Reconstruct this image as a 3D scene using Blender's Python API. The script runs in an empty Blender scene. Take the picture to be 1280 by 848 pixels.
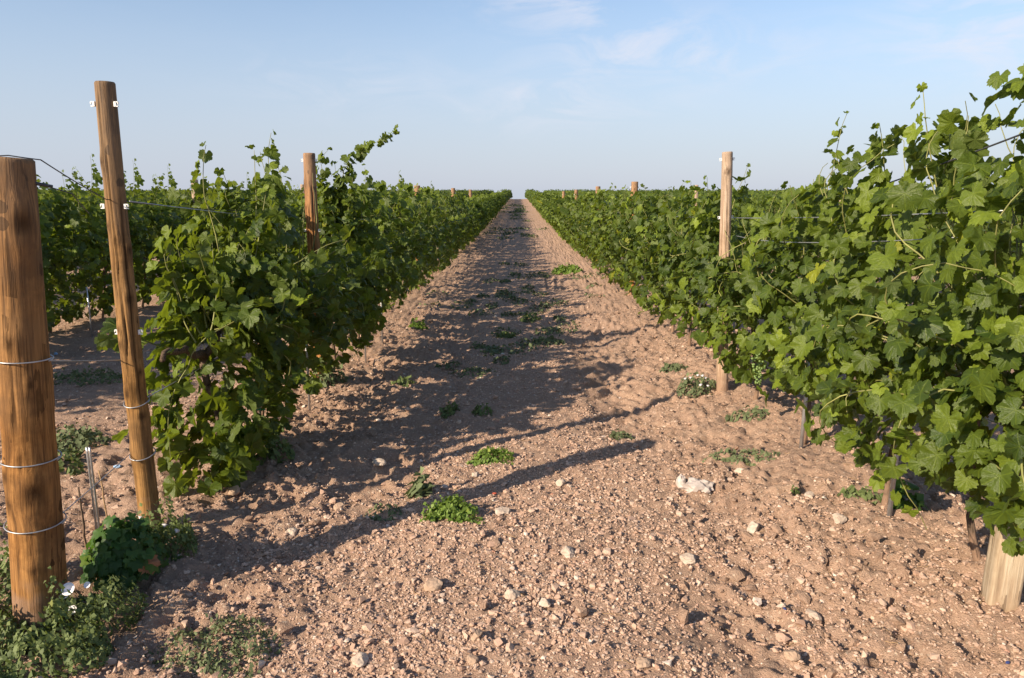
import bpy, math, random
import numpy as np
from mathutils import Vector

# ------------------------------------------------------------------ camera, world, sun, exposure
H = 1.5                                   # camera height above the path, metres
scene = bpy.context.scene
COL = scene.collection
PITCH = math.radians(11.43)
YAW = math.radians(0.5)
FOC = 900.0                               # focal length in pixels of the 1280 wide photograph

cam_d = bpy.data.cameras.new('camera')
cam_d.sensor_width = 36.0
cam_d.lens = FOC / 1280 * 36
cam_d.clip_start = 0.05
cam_d.clip_end = 3000
cam = bpy.data.objects.new('camera', cam_d)
COL.objects.link(cam)
cam.location = (0, 0, H)
cam.rotation_euler = (math.pi / 2 - PITCH, 0, YAW)
scene.camera = cam

SUN_EL = math.radians(27.5)
SUN_DIR = Vector((-0.765 * math.cos(SUN_EL), -0.645 * math.cos(SUN_EL), math.sin(SUN_EL))).normalized()
sun_d = bpy.data.lights.new('sun', 'SUN')
sun_d.energy = 5.0
sun_d.angle = math.radians(0.5)
sun_d.color = (1.0, 0.845, 0.645)
sun = bpy.data.objects.new('sun', sun_d)
COL.objects.link(sun)
sun.rotation_euler = SUN_DIR.to_track_quat('Z', 'Y').to_euler()
sun.location = (-20, -20, 20)

world = bpy.data.worlds.new('World')
scene.world = world
world.use_nodes = True
nt = world.node_tree
nt.nodes.clear()
wout = nt.nodes.new('ShaderNodeOutputWorld')
bg = nt.nodes.new('ShaderNodeBackground')
bg.inputs['Strength'].default_value = 0.104
sky = nt.nodes.new('ShaderNodeTexSky')
sky.sky_type = 'NISHITA'
sky.sun_disc = False
sky.sun_elevation = SUN_EL
sky.sun_rotation = math.atan2(SUN_DIR.x, SUN_DIR.y)
sky.air_density = 1.0
sky.dust_density = 0.6
sky.ozone_density = 1.0
# thin high cloud wisps mixed into the sky
tc = nt.nodes.new('ShaderNodeTexCoord')
sep = nt.nodes.new('ShaderNodeSeparateXYZ')
nt.links.new(tc.outputs['Generated'], sep.inputs[0])
def wmath(op, a, b=None):
    x = nt.nodes.new('ShaderNodeMath'); x.operation = op
    for k, v in enumerate((a, b)):
        if v is None: continue
        if hasattr(v, 'is_output'): nt.links.new(v, x.inputs[k])
        else: x.inputs[k].default_value = v
    return x.outputs[0]
az = wmath('ARCTAN2', sep.outputs['X'], sep.outputs['Y'])
el = wmath('ARCSINE', sep.outputs['Z'])
cmb = nt.nodes.new('ShaderNodeCombineXYZ')
nt.links.new(az, cmb.inputs['X']); nt.links.new(el, cmb.inputs['Y'])
mp = nt.nodes.new('ShaderNodeMapping')
mp.inputs['Rotation'].default_value = (0, 0, 0.22)
mp.inputs['Scale'].default_value = (5.0, 15.0, 1)
nt.links.new(cmb.outputs[0], mp.inputs['Vector'])
cn = nt.nodes.new('ShaderNodeTexNoise')
cn.inputs['Scale'].default_value = 1.6; cn.inputs['Detail'].default_value = 7; cn.inputs['Roughness'].default_value = 0.62
cn.inputs['Distortion'].default_value = 0.9
nt.links.new(mp.outputs[0], cn.inputs['Vector'])
cr = nt.nodes.new('ShaderNodeValToRGB')
cr.color_ramp.elements[0].position = 0.43; cr.color_ramp.elements[0].color = (0, 0, 0, 1)
cr.color_ramp.elements[1].position = 0.70; cr.color_ramp.elements[1].color = (1, 1, 1, 1)
nt.links.new(cn.outputs[0], cr.inputs[0])
# the wisps gather in a few loose banks: azimuth, elevation, half widths (degrees), weight
cov = None
for (ca, ce, wa, we, wt) in ((3.2, 14.6, 6.0, 2.6, .62), (9.8, 10.6, 5.5, 2.0, .50), (3.0, 6.6, 7.0, 1.9, .38), (33.0, 10.4, 7.0, 3.2, .55), (-13.0, 8.0, 7.0, 2.0, .26), (16.0, 9.6, 12.0, 2.0, .22), (-40, 25, 25, 8, .4), (55, 32, 22, 9, .4), (0, 45, 30, 9, .4)):
    q = wmath('ADD', wmath('POWER', wmath('MULTIPLY', wmath('SUBTRACT', az, math.radians(ca)), 1 / math.radians(wa)), 2.0),
              wmath('POWER', wmath('MULTIPLY', wmath('SUBTRACT', el, math.radians(ce)), 1 / math.radians(we)), 2.0))
    q = wmath('MULTIPLY', wmath('EXPONENT', wmath('MULTIPLY', q, -1.0)), wt * 1.35)
    cov = q if cov is None else wmath('ADD', cov, q)
cloud = wmath('MULTIPLY', cov, cr.outputs[0])
tint = nt.nodes.new('ShaderNodeMix'); tint.data_type = 'RGBA'; tint.blend_type = 'MULTIPLY'
tint.inputs[0].default_value = 1.0
tint.inputs[7].default_value = (0.90, 0.93, 0.985, 1)
nt.links.new(sky.outputs[0], tint.inputs[6])
cm = nt.nodes.new('ShaderNodeMix'); cm.data_type = 'RGBA'
nt.links.new(cloud, cm.inputs[0])
# pale lilac air low over the horizon
hz = nt.nodes.new('ShaderNodeMapRange'); hz.inputs['From Min'].default_value = 0.0; hz.inputs['From Max'].default_value = 0.34
hz.inputs['To Min'].default_value = 0.85; hz.inputs['To Max'].default_value = 0.0; hz.interpolation_type = 'SMOOTHSTEP'
nt.links.new(sep.outputs['Z'], hz.inputs['Value'])
hm = nt.nodes.new('ShaderNodeMix'); hm.data_type = 'RGBA'
nt.links.new(hz.outputs[0], hm.inputs[0]); nt.links.new(tint.outputs[2], hm.inputs[6])
hm.inputs[7].default_value = (3.10, 3.42, 4.22, 1)
nt.links.new(hm.outputs[2], cm.inputs[6])
cm.inputs[7].default_value = (4.9, 4.85, 5.3, 1)
nt.links.new(cm.outputs[2], bg.inputs['Color'])
nt.links.new(bg.outputs[0], wout.inputs[0])

scene.view_settings.view_transform = 'Standard'
scene.view_settings.look = 'None'
scene.view_settings.gamma = 1
scene.view_settings.use_curve_mapping = False
scene.view_settings.exposure = 0.75
scene.cycles.max_bounces = 8
scene.cycles.transparent_max_bounces = 8
scene.cycles.use_denoising = True

# ------------------------------------------------------------------ small tools
def prop(o, label=None, cat=None, group=None, kind=None):
    if label: o['label'] = label
    if cat: o['category'] = cat
    if group: o['group'] = group
    if kind: o['kind'] = kind
    return o

def empty(name, loc, rz=0.0):
    o = bpy.data.objects.new(name, None)
    o.empty_display_size = 0.1
    COL.objects.link(o)
    o.location = loc
    o.rotation_euler = (0, 0, rz)
    return o

def link(name, me, parent=None, loc=None, rz=None):
    o = bpy.data.objects.new(name, me)
    COL.objects.link(o)
    if parent is not None: o.parent = parent
    if loc is not None: o.location = loc
    if rz is not None: o.rotation_euler = (0, 0, rz)
    return o

def mesh_np(name, verts, tris, mat, smooth=True, uv=None, attrs=None):
    """A mesh of triangles straight from arrays; uv is per vertex, attrs are per vertex floats."""
    verts = np.asarray(verts, dtype=np.float32); tris = np.asarray(tris, dtype=np.int32)
    me = bpy.data.meshes.new(name)
    me.vertices.add(len(verts)); me.vertices.foreach_set('co', verts.ravel())
    n = len(tris); k = tris.shape[1]
    me.loops.add(n * k); me.loops.foreach_set('vertex_index', tris.ravel())
    me.polygons.add(n)
    me.polygons.foreach_set('loop_start', np.arange(0, n * k, k, dtype=np.int32))
    me.polygons.foreach_set('loop_total', np.full(n, k, dtype=np.int32))
    me.polygons.foreach_set('use_smooth', np.full(n, smooth, dtype=bool))
    me.update(calc_edges=True)
    if uv is not None:
        l = me.uv_layers.new(name='UVMap')
        l.data.foreach_set('uv', np.asarray(uv, np.float32)[tris.ravel()].ravel())
    for a, v in (attrs or {}).items():
        at = me.attributes.new(a, 'FLOAT', 'POINT')
        at.data.foreach_set('value', np.asarray(v, np.float32))
    if mat: me.materials.append(mat)
    me.validate()
    return me

class Geo:
    """Collects triangles and quads (as triangles)."""
    def __init__(s): s.v = []; s.t = []; s.n = 0
    def add(s, v, t):
        v = np.asarray(v, float); t = np.asarray(t, int)
        s.v.append(v); s.t.append(t + s.n); s.n += len(v)
    def tube(s, pts, rad, sides=6, cap=True, noise=0.0, rng=None):
        pts = np.asarray(pts, float); m = len(pts)
        rad = np.broadcast_to(np.asarray(rad, float), (m,))
        tan = np.gradient(pts, axis=0); tan /= np.linalg.norm(tan, axis=1)[:, None] + 1e-9
        ref = np.array([0.31, 0.95, 0.05]) if abs(tan[0][2]) > 0.5 else np.array([0.05, 0.1, 1.0])
        a = np.cross(tan, ref); a /= np.linalg.norm(a, axis=1)[:, None] + 1e-9
        b = np.cross(tan, a)
        th = np.arange(sides) * 2 * math.pi / sides
        r = rad[:, None] * np.ones((m, sides))
        if noise: r = r * (1 + noise * rng.standard_normal((m, sides)))
        ring = pts[:, None, :] + (np.cos(th)[None, :, None] * a[:, None, :] + np.sin(th)[None, :, None] * b[:, None, :]) * r[:, :, None]
        v = ring.reshape(-1, 3); t = []
        i = np.arange(m - 1)[:, None] * sides; j = np.arange(sides)[None, :]; jn = (j + 1) % sides
        q0, q1, q2, q3 = (i + j), (i + jn), (i + sides + jn), (i + sides + j)
        t = np.concatenate([np.stack([q0, q1, q2], -1).reshape(-1, 3), np.stack([q0, q2, q3], -1).reshape(-1, 3)])
        if cap:
            v = np.concatenate([v, pts[:1], pts[-1:]]); c0, c1 = m * sides, m * sides + 1
            jj = np.arange(sides); jm = (jj + 1) % sides
            t = np.concatenate([t, np.stack([jm, jj, np.full(sides, c0)], -1), np.stack([jj + (m - 1) * sides, jm + (m - 1) * sides, np.full(sides, c1)], -1)])
        s.add(v, t)
    def box(s, c, d, rz=0.0):
        x, y, z = np.array(d) / 2
        v = np.array([[-x, -y, -z], [x, -y, -z], [x, y, -z], [-x, y, -z], [-x, -y, z], [x, -y, z], [x, y, z], [-x, y, z]])
        cs, sn = math.cos(rz), math.sin(rz)
        v = np.stack([v[:, 0] * cs - v[:, 1] * sn, v[:, 0] * sn + v[:, 1] * cs, v[:, 2]], 1) + np.array(c)
        q = [[0, 3, 2, 1], [4, 5, 6, 7], [0, 1, 5, 4], [1, 2, 6, 5], [2, 3, 7, 6], [3, 0, 4, 7]]
        t = []
        for a, b, c2, d2 in q: t += [[a, b, c2], [a, c2, d2]]
        s.add(v, t)
    def mesh(s, name, mat, smooth=True):
        return mesh_np(name, np.concatenate(s.v), np.concatenate(s.t), mat, smooth)

def hash2(ix, iy, seed):
    n = (ix.astype(np.int64) * 374761393 + iy.astype(np.int64) * 668265263 + seed * 974634777) & 0x7fffffff
    n = (n ^ (n >> 13)) * 1274126177 & 0x7fffffff
    return ((n ^ (n >> 16)) & 0xffff) / 65535.0

def vnoise(x, y, seed=0):
    ix = np.floor(x); iy = np.floor(y); fx = x - ix; fy = y - iy
    fx = fx * fx * fx * (fx * (fx * 6 - 15) + 10); fy = fy * fy * fy * (fy * (fy * 6 - 15) + 10)
    ix = ix.astype(np.int64); iy = iy.astype(np.int64)
    a = hash2(ix, iy, seed); b = hash2(ix + 1, iy, seed); c = hash2(ix, iy + 1, seed); d = hash2(ix + 1, iy + 1, seed)
    return (a * (1 - fx) + b * fx) * (1 - fy) + (c * (1 - fx) + d * fx) * fy * 1.0 - 0.5

def smooth01(x): x = np.clip(x, 0, 1); return x * x * (3 - 2 * x)

# ------------------------------------------------------------------ the lie of the land
ROW_R = 1.14 * H
ROW_L = -1.11 * H
PITCH_ROW = 2.25 * H
_pd = np.array([-60, 0, 3, 6, 9, 14, 20, 35, 55, 72, 82, 95, 120, 200, 900]) * H
_pz = np.array([0, 0, 0, -.03, -.09, -.12, -.11, -.02, .14, .29, .35, .30, .0, -3.0, -40]) * H
def profile(y):
    w = 1.5 + np.abs(y) * 0.08
    return (np.interp(y - w, _pd, _pz) + 2 * np.interp(y, _pd, _pz) + np.interp(y + w, _pd, _pz)) / 4

def row_dist(x):
    l = np.abs((x - ROW_L) - np.round((x - ROW_L) / PITCH_ROW) * PITCH_ROW)
    r = np.abs((x - ROW_R) - np.round((x - ROW_R) / PITCH_ROW) * PITCH_ROW)
    return np.where(x < 0, np.where(x < ROW_L - .1, l, np.minimum(l, np.abs(x - ROW_L))), r)

def ground(x, y, fine=True):
    x = np.asarray(x, float); y = np.asarray(y, float)
    z = profile(y)
    rd = row_dist(x)
    wob = vnoise(y * 1.1, x * 0.4, 3) * 0.25
    ridge = np.exp(-((rd + wob * .6) / 0.42) ** 2)
    z = z + 0.055 * ridge
    near = np.clip(1.5 - y / (22 * H), 0.15, 1.0)
    z = z + 0.05 * vnoise(x * 0.9, y * 0.9, 5) * near + 0.06 * vnoise(x * .7 + .9 * y * .8, y * 2.0, 6) * near
    if fine:
        rough = 0.45 + 1.0 * np.exp(-((rd - 0.5) / 0.35) ** 2) + 0.5 * ridge
        z = z + 0.036 * vnoise(x * 3.3, y * 3.3, 7) * rough * near
        n2 = vnoise(x * 9 + 4 * vnoise(x * 3, y * 3, 31), y * 9, 11)
        z = z + 0.017 * n2 * rough * near
        cl = np.maximum(0, vnoise(x * 17, y * 17, 13) + 0.1)
        z = z + 0.032 * cl * rough * near
        z = z + 0.020 * vnoise(x * 38, y * 38, 17) * near * (0.5 + rough)
        z = z + 0.010 * vnoise(x * 80, y * 80, 19) * near
        # wheel tracks with chevron lug prints
        for tx, sg in ((-0.70, 1), (0.74, -1)):
            cx = tx + 0.12 * vnoise(y * 0.35, y * 0 + tx, 23)
            u = (x - cx)
            m = smooth01((0.24 - np.abs(u)) / 0.06)
            patch = smooth01((vnoise(x * 0.8, y * 0.55, 29) + 0.22) * 3.5)
            ph = (y + np.abs(u) * 0.9) / 0.17
            lug = np.maximum(0, np.sin(ph * 2 * math.pi)) ** 1.5
            z = z + m * patch * near * (-0.030 + 0.050 * lug * (0.6 + vnoise(x * 12, y * 12, 37)))
    return z

def gz(x, y): return float(ground(np.array([x]), np.array([y]))[0])

def at(px, py):
    """Where the sight line through a point of the photograph meets the ground."""
    cx, cy = (px - 640) / FOC, (424 - py) / FOC
    d = Vector((cx, cy, -1.0)); d.rotate(cam.rotation_euler); d.normalize()
    t = -H / d.z
    for _ in range(6):
        p = Vector((0, 0, H)) + d * t
        t = (float(ground(np.array([p.x]), np.array([p.y]), False)[0]) - H) / d.z
    p = Vector((0, 0, H)) + d * t
    return p.x, p.y

# ------------------------------------------------------------------ materials
def new_mat(name):
    m = bpy.data.materials.new(name); m.use_nodes = True
    n = m.node_tree; n.nodes.clear()
    o = n.nodes.new('ShaderNodeOutputMaterial'); b = n.nodes.new('ShaderNodeBsdfPrincipled')
    n.links.new(b.outputs[0], o.inputs[0])
    return m, n, b, o

def N(n, typ, **kw):
    x = n.nodes.new(typ)
    for k, v in kw.items():
        if k.startswith('i_'):
            x.inputs[k[2:]].default_value = v
        else: setattr(x, k, v)
    return x

def math_node(n, op, a, b=None, clamp=False):
    x = n.nodes.new('ShaderNodeMath'); x.operation = op; x.use_clamp = clamp
    for i, v in enumerate((a, b)):
        if v is None: continue
        if hasattr(v, 'default_value') or hasattr(v, 'is_output'): n.links.new(v, x.inputs[i])
        else: x.inputs[i].default_value = v
    return x.outputs[0]

def ramp(n, fac, stops):
    r = n.nodes.new('ShaderNodeValToRGB')
    e = r.color_ramp.elements
    while len(e) < len(stops): e.new(0.5)
    for k, (p, c) in zip(e, stops): k.position = p; k.color = (*c, 1)
    n.links.new(fac, r.inputs[0])
    return r.outputs[0]

def mixc(n, fac, a, b, blend='MIX'):
    x = n.nodes.new('ShaderNodeMix'); x.data_type = 'RGBA'; x.blend_type = blend
    for i, v in ((0, fac), (6, a), (7, b)):
        if hasattr(v, 'is_output'): n.links.new(v, x.inputs[i])
        elif isinstance(v, tuple): x.inputs[i].default_value = (*v, 1)
        else: x.inputs[i].default_value = v
    return x.outputs[2]

def noise(n, vec, scale, detail=4, rough=0.55, dist=0.0):
    x = N(n, 'ShaderNodeTexNoise', i_Scale=scale, i_Detail=detail, i_Roughness=rough, i_Distortion=dist)
    if vec is not None: n.links.new(vec, x.inputs['Vector'])
    return x.outputs[0]

def mat_soil():
    m, n, b, o = new_mat('soil')
    geo = N(n, 'ShaderNodeNewGeometry').outputs['Position']
    big = noise(n, geo, 0.7, 4)
    mid = noise(n, geo, 6, 6, .65)
    fine = noise(n, geo, 60, 5, .7)
    c = ramp(n, mid, [(.30, (.338, .220, .150)), (.5, (.428, .290, .202)), (.72, (.500, .356, .256))])
    c = mixc(n, ramp(n, big, [(.35, (0, 0, 0)), (.7, (.55, .55, .55))]), c, (.49, .34, .255))
    c = mixc(n, ramp(n, fine, [(.35, (.75, .75, .75)), (.75, (0, 0, 0))]), c, (.32, .202, .144))
    # pale grit embedded in the earth
    v = N(n, 'ShaderNodeTexVoronoi', i_Scale=75.0); n.links.new(geo, v.inputs['Vector'])
    wn = N(n, 'ShaderNodeTexWhiteNoise'); n.links.new(v.outputs['Position'], wn.inputs['Vector'])
    pick = math_node(n, 'GREATER_THAN', wn.outputs[0], 0.86)
    core = math_node(n, 'LESS_THAN', v.outputs['Distance'], 0.36)
    grit = math_node(n, 'MULTIPLY', pick, core)
    c = mixc(n, grit, c, (.55, .42, .31))
    n.links.new(c, b.inputs['Base Color'])
    b.inputs['Roughness'].default_value = 0.95
    b.inputs['Specular IOR Level'].default_value = 0.15
    h = math_node(n, 'ADD', math_node(n, 'MULTIPLY', fine, 0.6), noise(n, geo, 180, 3, .7))
    h = math_node(n, 'ADD', h, math_node(n, 'MULTIPLY', noise(n, geo, 24, 4, .65), 1.2))
    bp = N(n, 'ShaderNodeBump', i_Strength=0.85, i_Distance=0.012)
    n.links.new(h, bp.inputs['Height']); n.links.new(bp.outputs[0], b.inputs['Normal'])
    return m

def mat_stone(name, stops, island=True):
    m, n, b, o = new_mat(name)
    tcn = N(n, 'ShaderNodeNewGeometry'); obj = N(n, 'ShaderNodeTexCoord').outputs['Object']
    f = tcn.outputs['Random Per Island']
    c = ramp(n, f, stops) if island else ramp(n, noise(n, obj, 14, 5), stops)
    d = noise(n, obj, 55, 4, .65)
    c = mixc(n, ramp(n, d, [(.4, (0, 0, 0)), (.75, (.55, .55, .55))]), c, (.30, .19, .13))
    n.links.new(c, b.inputs['Base Color'])
    b.inputs['Roughness'].default_value = 0.9
    b.inputs['Specular IOR Level'].default_value = 0.2
    bp = N(n, 'ShaderNodeBump', i_Strength=0.6, i_Distance=0.006)
    n.links.new(d, bp.inputs['Height']); n.links.new(bp.outputs[0], b.inputs['Normal'])
    return m

def mat_leaf(name, mature, young, under, trans, rough=.42, veins=True, trans_fac=.34):
    m, n, b, o = new_mat(name)
    geo = N(n, 'ShaderNodeNewGeometry')
    rnd = geo.outputs['Random Per Island']
    age = N(n, 'ShaderNodeAttribute', attribute_name='age').outputs['Fac']
    wn = N(n, 'ShaderNodeTexWhiteNoise', noise_dimensions='1D')
    n.links.new(math_node(n, 'MULTIPLY', rnd, 917.0), wn.inputs['W'])
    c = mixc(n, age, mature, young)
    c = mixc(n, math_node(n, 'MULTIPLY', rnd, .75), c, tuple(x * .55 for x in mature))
    yel = math_node(n, 'GREATER_THAN', wn.outputs[0], .988)
    c = mixc(n, math_node(n, 'MULTIPLY', yel, .6), c, tuple(y * q for y, q in zip(young, (1.35, 1.05, .8))))
    if veins:
        uv = N(n, 'ShaderNodeUVMap').outputs[0]
        s = N(n, 'ShaderNodeSeparateXYZ'); n.links.new(uv, s.inputs[0])
        r = math_node(n, 'SQRT', math_node(n, 'ADD', math_node(n, 'POWER', s.outputs[0], 2.0), math_node(n, 'POWER', s.outputs[1], 2.0)))
        an = math_node(n, 'ABSOLUTE', math_node(n, 'ARCTAN2', s.outputs[0], s.outputs[1]))
        ds = None
        for a in (0.0, .91, 1.83):
            q = math_node(n, 'ABSOLUTE', math_node(n, 'SUBTRACT', an, a))
            ds = q if ds is None else math_node(n, 'MINIMUM', ds, q)
        dist = math_node(n, 'MULTIPLY', ds, r)
        vein = math_node(n, 'LESS_THAN', dist, .011)
        c = mixc(n, math_node(n, 'MULTIPLY', vein, .3), c, tuple(min(1, y * 1.0) for y in young))
        sc = noise(n, uv, 9, 3, .6)
        c = mixc(n, ramp(n, sc, [(.35, (.35, .35, .35)), (.65, (0, 0, 0))]), c, tuple(x * .7 for x in mature))
        bp = N(n, 'ShaderNodeBump', i_Strength=.35, i_Distance=.008)
        hh = math_node(n, 'SUBTRACT', noise(n, uv, 16, 2), math_node(n, 'MULTIPLY', math_node(n, 'LESS_THAN', dist, .02), .4))
        n.links.new(hh, bp.inputs['Height']); n.links.new(bp.outputs[0], b.inputs['Normal'])
    c = mixc(n, geo.outputs['Backfacing'], c, mixc(n, .6, c, under))
    n.links.new(c, b.inputs['Base Color'])
    b.inputs['Roughness'].default_value = rough
    b.inputs['Specular IOR Level'].default_value = 0.28
    t = N(n, 'ShaderNodeBsdfTranslucent')
    n.links.new(mixc(n, age, trans, tuple(min(1, x * 1.25) for x in trans)), t.inputs['Color'])
    mxs = N(n, 'ShaderNodeMixShader'); mxs.inputs[0].default_value = trans_fac
    n.links.new(b.outputs[0], mxs.inputs[1]); n.links.new(t.outputs[0], mxs.inputs[2])
    n.links.new(mxs.outputs[0], o.inputs[0])
    return m

def mat_wood(name, light, mid, dark, scale=1.0, crack=.5, stain=.8):
    m, n, b, o = new_mat(name)
    obj = N(n, 'ShaderNodeTexCoord').outputs['Object']
    mpn = N(n, 'ShaderNodeMapping'); mpn.inputs['Scale'].default_value = (34 * scale, 34 * scale, 1.6 * scale)
    n.links.new(obj, mpn.inputs['Vector'])
    g = noise(n, mpn.outputs[0], 2.2, 7, .65, .5)
    c = ramp(n, g, [(.34, dark), (.46, mid), (.62, light)])
    blot = noise(n, obj, 7, 6, .65)
    c = mixc(n, ramp(n, blot, [(.46, (0, 0, 0)), (.62, (.8, .8, .8))]), c, tuple((p + q) * .45 for p, q in zip(mid, dark)))
    c = mixc(n, ramp(n, noise(n, obj, 2.2, 3), [(.4, (0, 0, 0)), (.65, (.5, .5, .5))]), c, tuple(sum(mid) / 3 * q for q in (1.35, .92, .55)))
    # long drying cracks
    mp2 = N(n, 'ShaderNodeMapping'); mp2.inputs['Scale'].default_value = (16 * scale, 16 * scale, .55 * scale)
    n.links.new(obj, mp2.inputs['Vector'])
    cr2 = noise(n, mp2.outputs[0], 1.6, 3, .5, .3)
    line = math_node(n, 'LESS_THAN', math_node(n, 'ABSOLUTE', math_node(n, 'SUBTRACT', cr2, .5)), .017)
    patch = math_node(n, 'GREATER_THAN', noise(n, obj, 2.5, 2), .5)
    line = math_node(n, 'MULTIPLY', line, patch)
    c = mixc(n, math_node(n, 'MULTIPLY', line, crack), c, tuple(x * .35 for x in dark))
    # bark flecks
    v = N(n, 'ShaderNodeTexVoronoi', i_Scale=13.0 * scale, i_Randomness=1.0); n.links.new(obj, v.inputs['Vector'])
    wn = N(n, 'ShaderNodeTexWhiteNoise'); n.links.new(v.outputs['Position'], wn.inputs['Vector'])
    kn = math_node(n, 'MULTIPLY', math_node(n, 'GREATER_THAN', wn.outputs[0], .82), math_node(n, 'LESS_THAN', math_node(n, 'ADD', v.outputs['Distance'], math_node(n, 'MULTIPLY', noise(n, obj, 40, 3), .3)), .42))
    c = mixc(n, math_node(n, 'MULTIPLY', kn, .7), c, tuple(x * .5 for x in dark))
    # earth splashed on the foot, greyed wood towards the sawn top
    zz = N(n, 'ShaderNodeSeparateXYZ'); n.links.new(obj, zz.inputs[0])
    wob = math_node(n, 'MULTIPLY', noise(n, obj, 18, 5), .30)
    foot = math_node(n, 'SUBTRACT', math_node(n, 'ADD', .02, wob), zz.outputs['Z'])
    foot = math_node(n, 'MULTIPLY', foot, 9.0, True)
    c = mixc(n, math_node(n, 'MULTIPLY', foot, stain), c, (.27, .17, .115))
    up = math_node(n, 'MULTIPLY', math_node(n, 'SUBTRACT', math_node(n, 'ADD', zz.outputs['Z'], wob), 1.25), 1.6, True)
    gr = sum(mid) / 3
    c = mixc(n, math_node(n, 'MULTIPLY', up, .45), c, (gr * 1.25, gr * 1.0, gr * .8))
    kat = N(n, 'ShaderNodeAttribute', attribute_name='knot').outputs['Fac']
    c = mixc(n, math_node(n, 'MULTIPLY', kat, .85), c, tuple(x * .5 for x in dark))
    n.links.new(c, b.inputs['Base Color'])
    b.inputs['Roughness'].default_value = .9
    b.inputs['Specular IOR Level'].default_value = .12
    h = math_node(n, 'SUBTRACT', g, math_node(n, 'MULTIPLY', line, .9))
    bp = N(n, 'ShaderNodeBump', i_Strength=.6, i_Distance=.01)
    n.links.new(h, bp.inputs['Height']); n.links.new(bp.outputs[0], b.inputs['Normal'])
    return m

def mat_plain(name, col, rough=.6, metal=0.0, vary=.25, scale=20):
    m, n, b, o = new_mat(name)
    obj = N(n, 'ShaderNodeTexCoord').outputs['Object']
    f = noise(n, obj, scale, 4)
    c = ramp(n, f, [(.3, tuple(x * (1 - vary) for x in col)), (.7, tuple(min(1, x * (1 + vary)) for x in col))])
    n.links.new(c, b.inputs['Base Color'])
    b.inputs['Roughness'].default_value = rough
    b.inputs['Metallic'].default_value = metal
    return m

SOIL = mat_soil()
GRAVEL = mat_stone('gravel', [(0, (.36, .230, .165)), (.35, (.45, .30, .222)), (.72, (.51, .36, .27)), (.90, (.54, .40, .31)), (.955, (.58, .46, .37)), (.975, (.66, .57, .49)), (1.0, (.36, .17, .11))])
PALE = mat_stone('pale_limestone', [(.3, (.40, .31, .24)), (.5, (.50, .41, .33)), (.7, (.57, .49, .42))], island=False)
TAN = mat_stone('tan_stone', [(.3, (.32, .22, .15)), (.5, (.42, .30, .215)), (.7, (.48, .36, .26))], island=False)
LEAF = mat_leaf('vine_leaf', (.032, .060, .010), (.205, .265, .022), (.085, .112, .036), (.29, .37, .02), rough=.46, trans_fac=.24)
LEAF_FAR = mat_leaf('vine_leaf_distant', (.036, .064, .010), (.200, .258, .022), (.085, .112, .036), (.28, .36, .02), trans_fac=.24, rough=.6, veins=False)
WEED = mat_leaf('weed_leaf', (.105, .145, .050), (.20, .25, .085), (.13, .16, .08), (.22, .28, .05), rough=.6, veins=False, trans_fac=.25)
WEED_BRIGHT = mat_leaf('fresh_weed_leaf', (.125, .205, .035), (.22, .31, .06), (.13, .19, .05), (.26, .38, .04), rough=.55, veins=False, trans_fac=.3)
WEED_GREY = mat_leaf('dull_weed_leaf', (.125, .16, .075), (.18, .21, .10), (.14, .17, .09), (.18, .22, .07), rough=.75, veins=False, trans_fac=.2)
WEED_DARK = mat_leaf('broad_weed_leaf', (.045, .10, .024), (.10, .19, .035), (.08, .13, .05), (.14, .28, .03), rough=.5, veins=False, trans_fac=.3)
DRY = mat_plain('dry_stalk', (.34, .22, .11), .9)
CANE = mat_plain('green_cane', (.20, .20, .06), .6, vary=.45, scale=9)
BARK = mat_wood('vine_bark', (.22, .16, .12), (.13, .09, .065), (.05, .034, .025), 3.0, .8)
POST_A = mat_wood('amber_timber', (.39, .195, .064), (.245, .115, .037), (.075, .036, .015))
POST_B = mat_wood('brown_timber', (.40, .215, .074), (.25, .130, .043), (.075, .039, .017))
POST_C = mat_wood('orange_timber', (.60, .27, .085), (.40, .17, .050), (.13, .052, .018))
POST_P = mat_wood('bleached_timber', (.52, .39, .29), (.40, .28, .195), (.22, .135, .085))
POST_W = mat_wood('weathered_timber', (.50, .42, .31), (.39, .31, .215), (.22, .16, .105), crack=.7, stain=.25)
METAL = mat_plain('galvanised_steel', (.55, .55, .56), .42, .85, .2)
WIRE = mat_plain('wire_steel', (.42, .43, .45), .45, .7, .2)
DARKWIRE = mat_plain('dark_wire', (.07, .07, .075), .5, .4, .2)
CLIP = mat_plain('white_plastic', (.78, .78, .76), .4, 0, .05)
GREENTIE = mat_plain('green_tie', (.03, .30, .16), .5, 0, .2)
PETAL = mat_plain('white_petal', (.80, .77, .80), .5, 0, .05)
GRAPE = mat_plain('unripe_grape', (.125, .19, .05), .4, 0, .15)
DEADLEAF = mat_plain('dead_leaf', (.30, .13, .06), .8, 0, .3)
BLUE = mat_plain('blue_plastic', (.03, .05, .17), .4, 0, .1)
BLUEPALE = mat_plain('pale_blue_plastic', (.30, .45, .65), .4, 0, .1)
RED = mat_plain('red_shard', (.48, .10, .05), .6, 0, .15)
SCRAP = mat_plain('crumpled_plastic', (.45, .385, .345), .5, 0, .06)

# ------------------------------------------------------------------ ground sheet
def axis(lo, hi, fine_lo, fine_hi, step, grow, mx):
    a = list(np.arange(fine_lo, fine_hi, step)); s = step; x = a[-1]
    while x < hi: s = min(s * grow, mx); x += s; a.append(x)
    s = step; x = a[0]; b = []
    while x > lo: s = min(s * grow, mx); x -= s; b.append(x)
    return np.array(b[::-1] + a)

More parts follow.
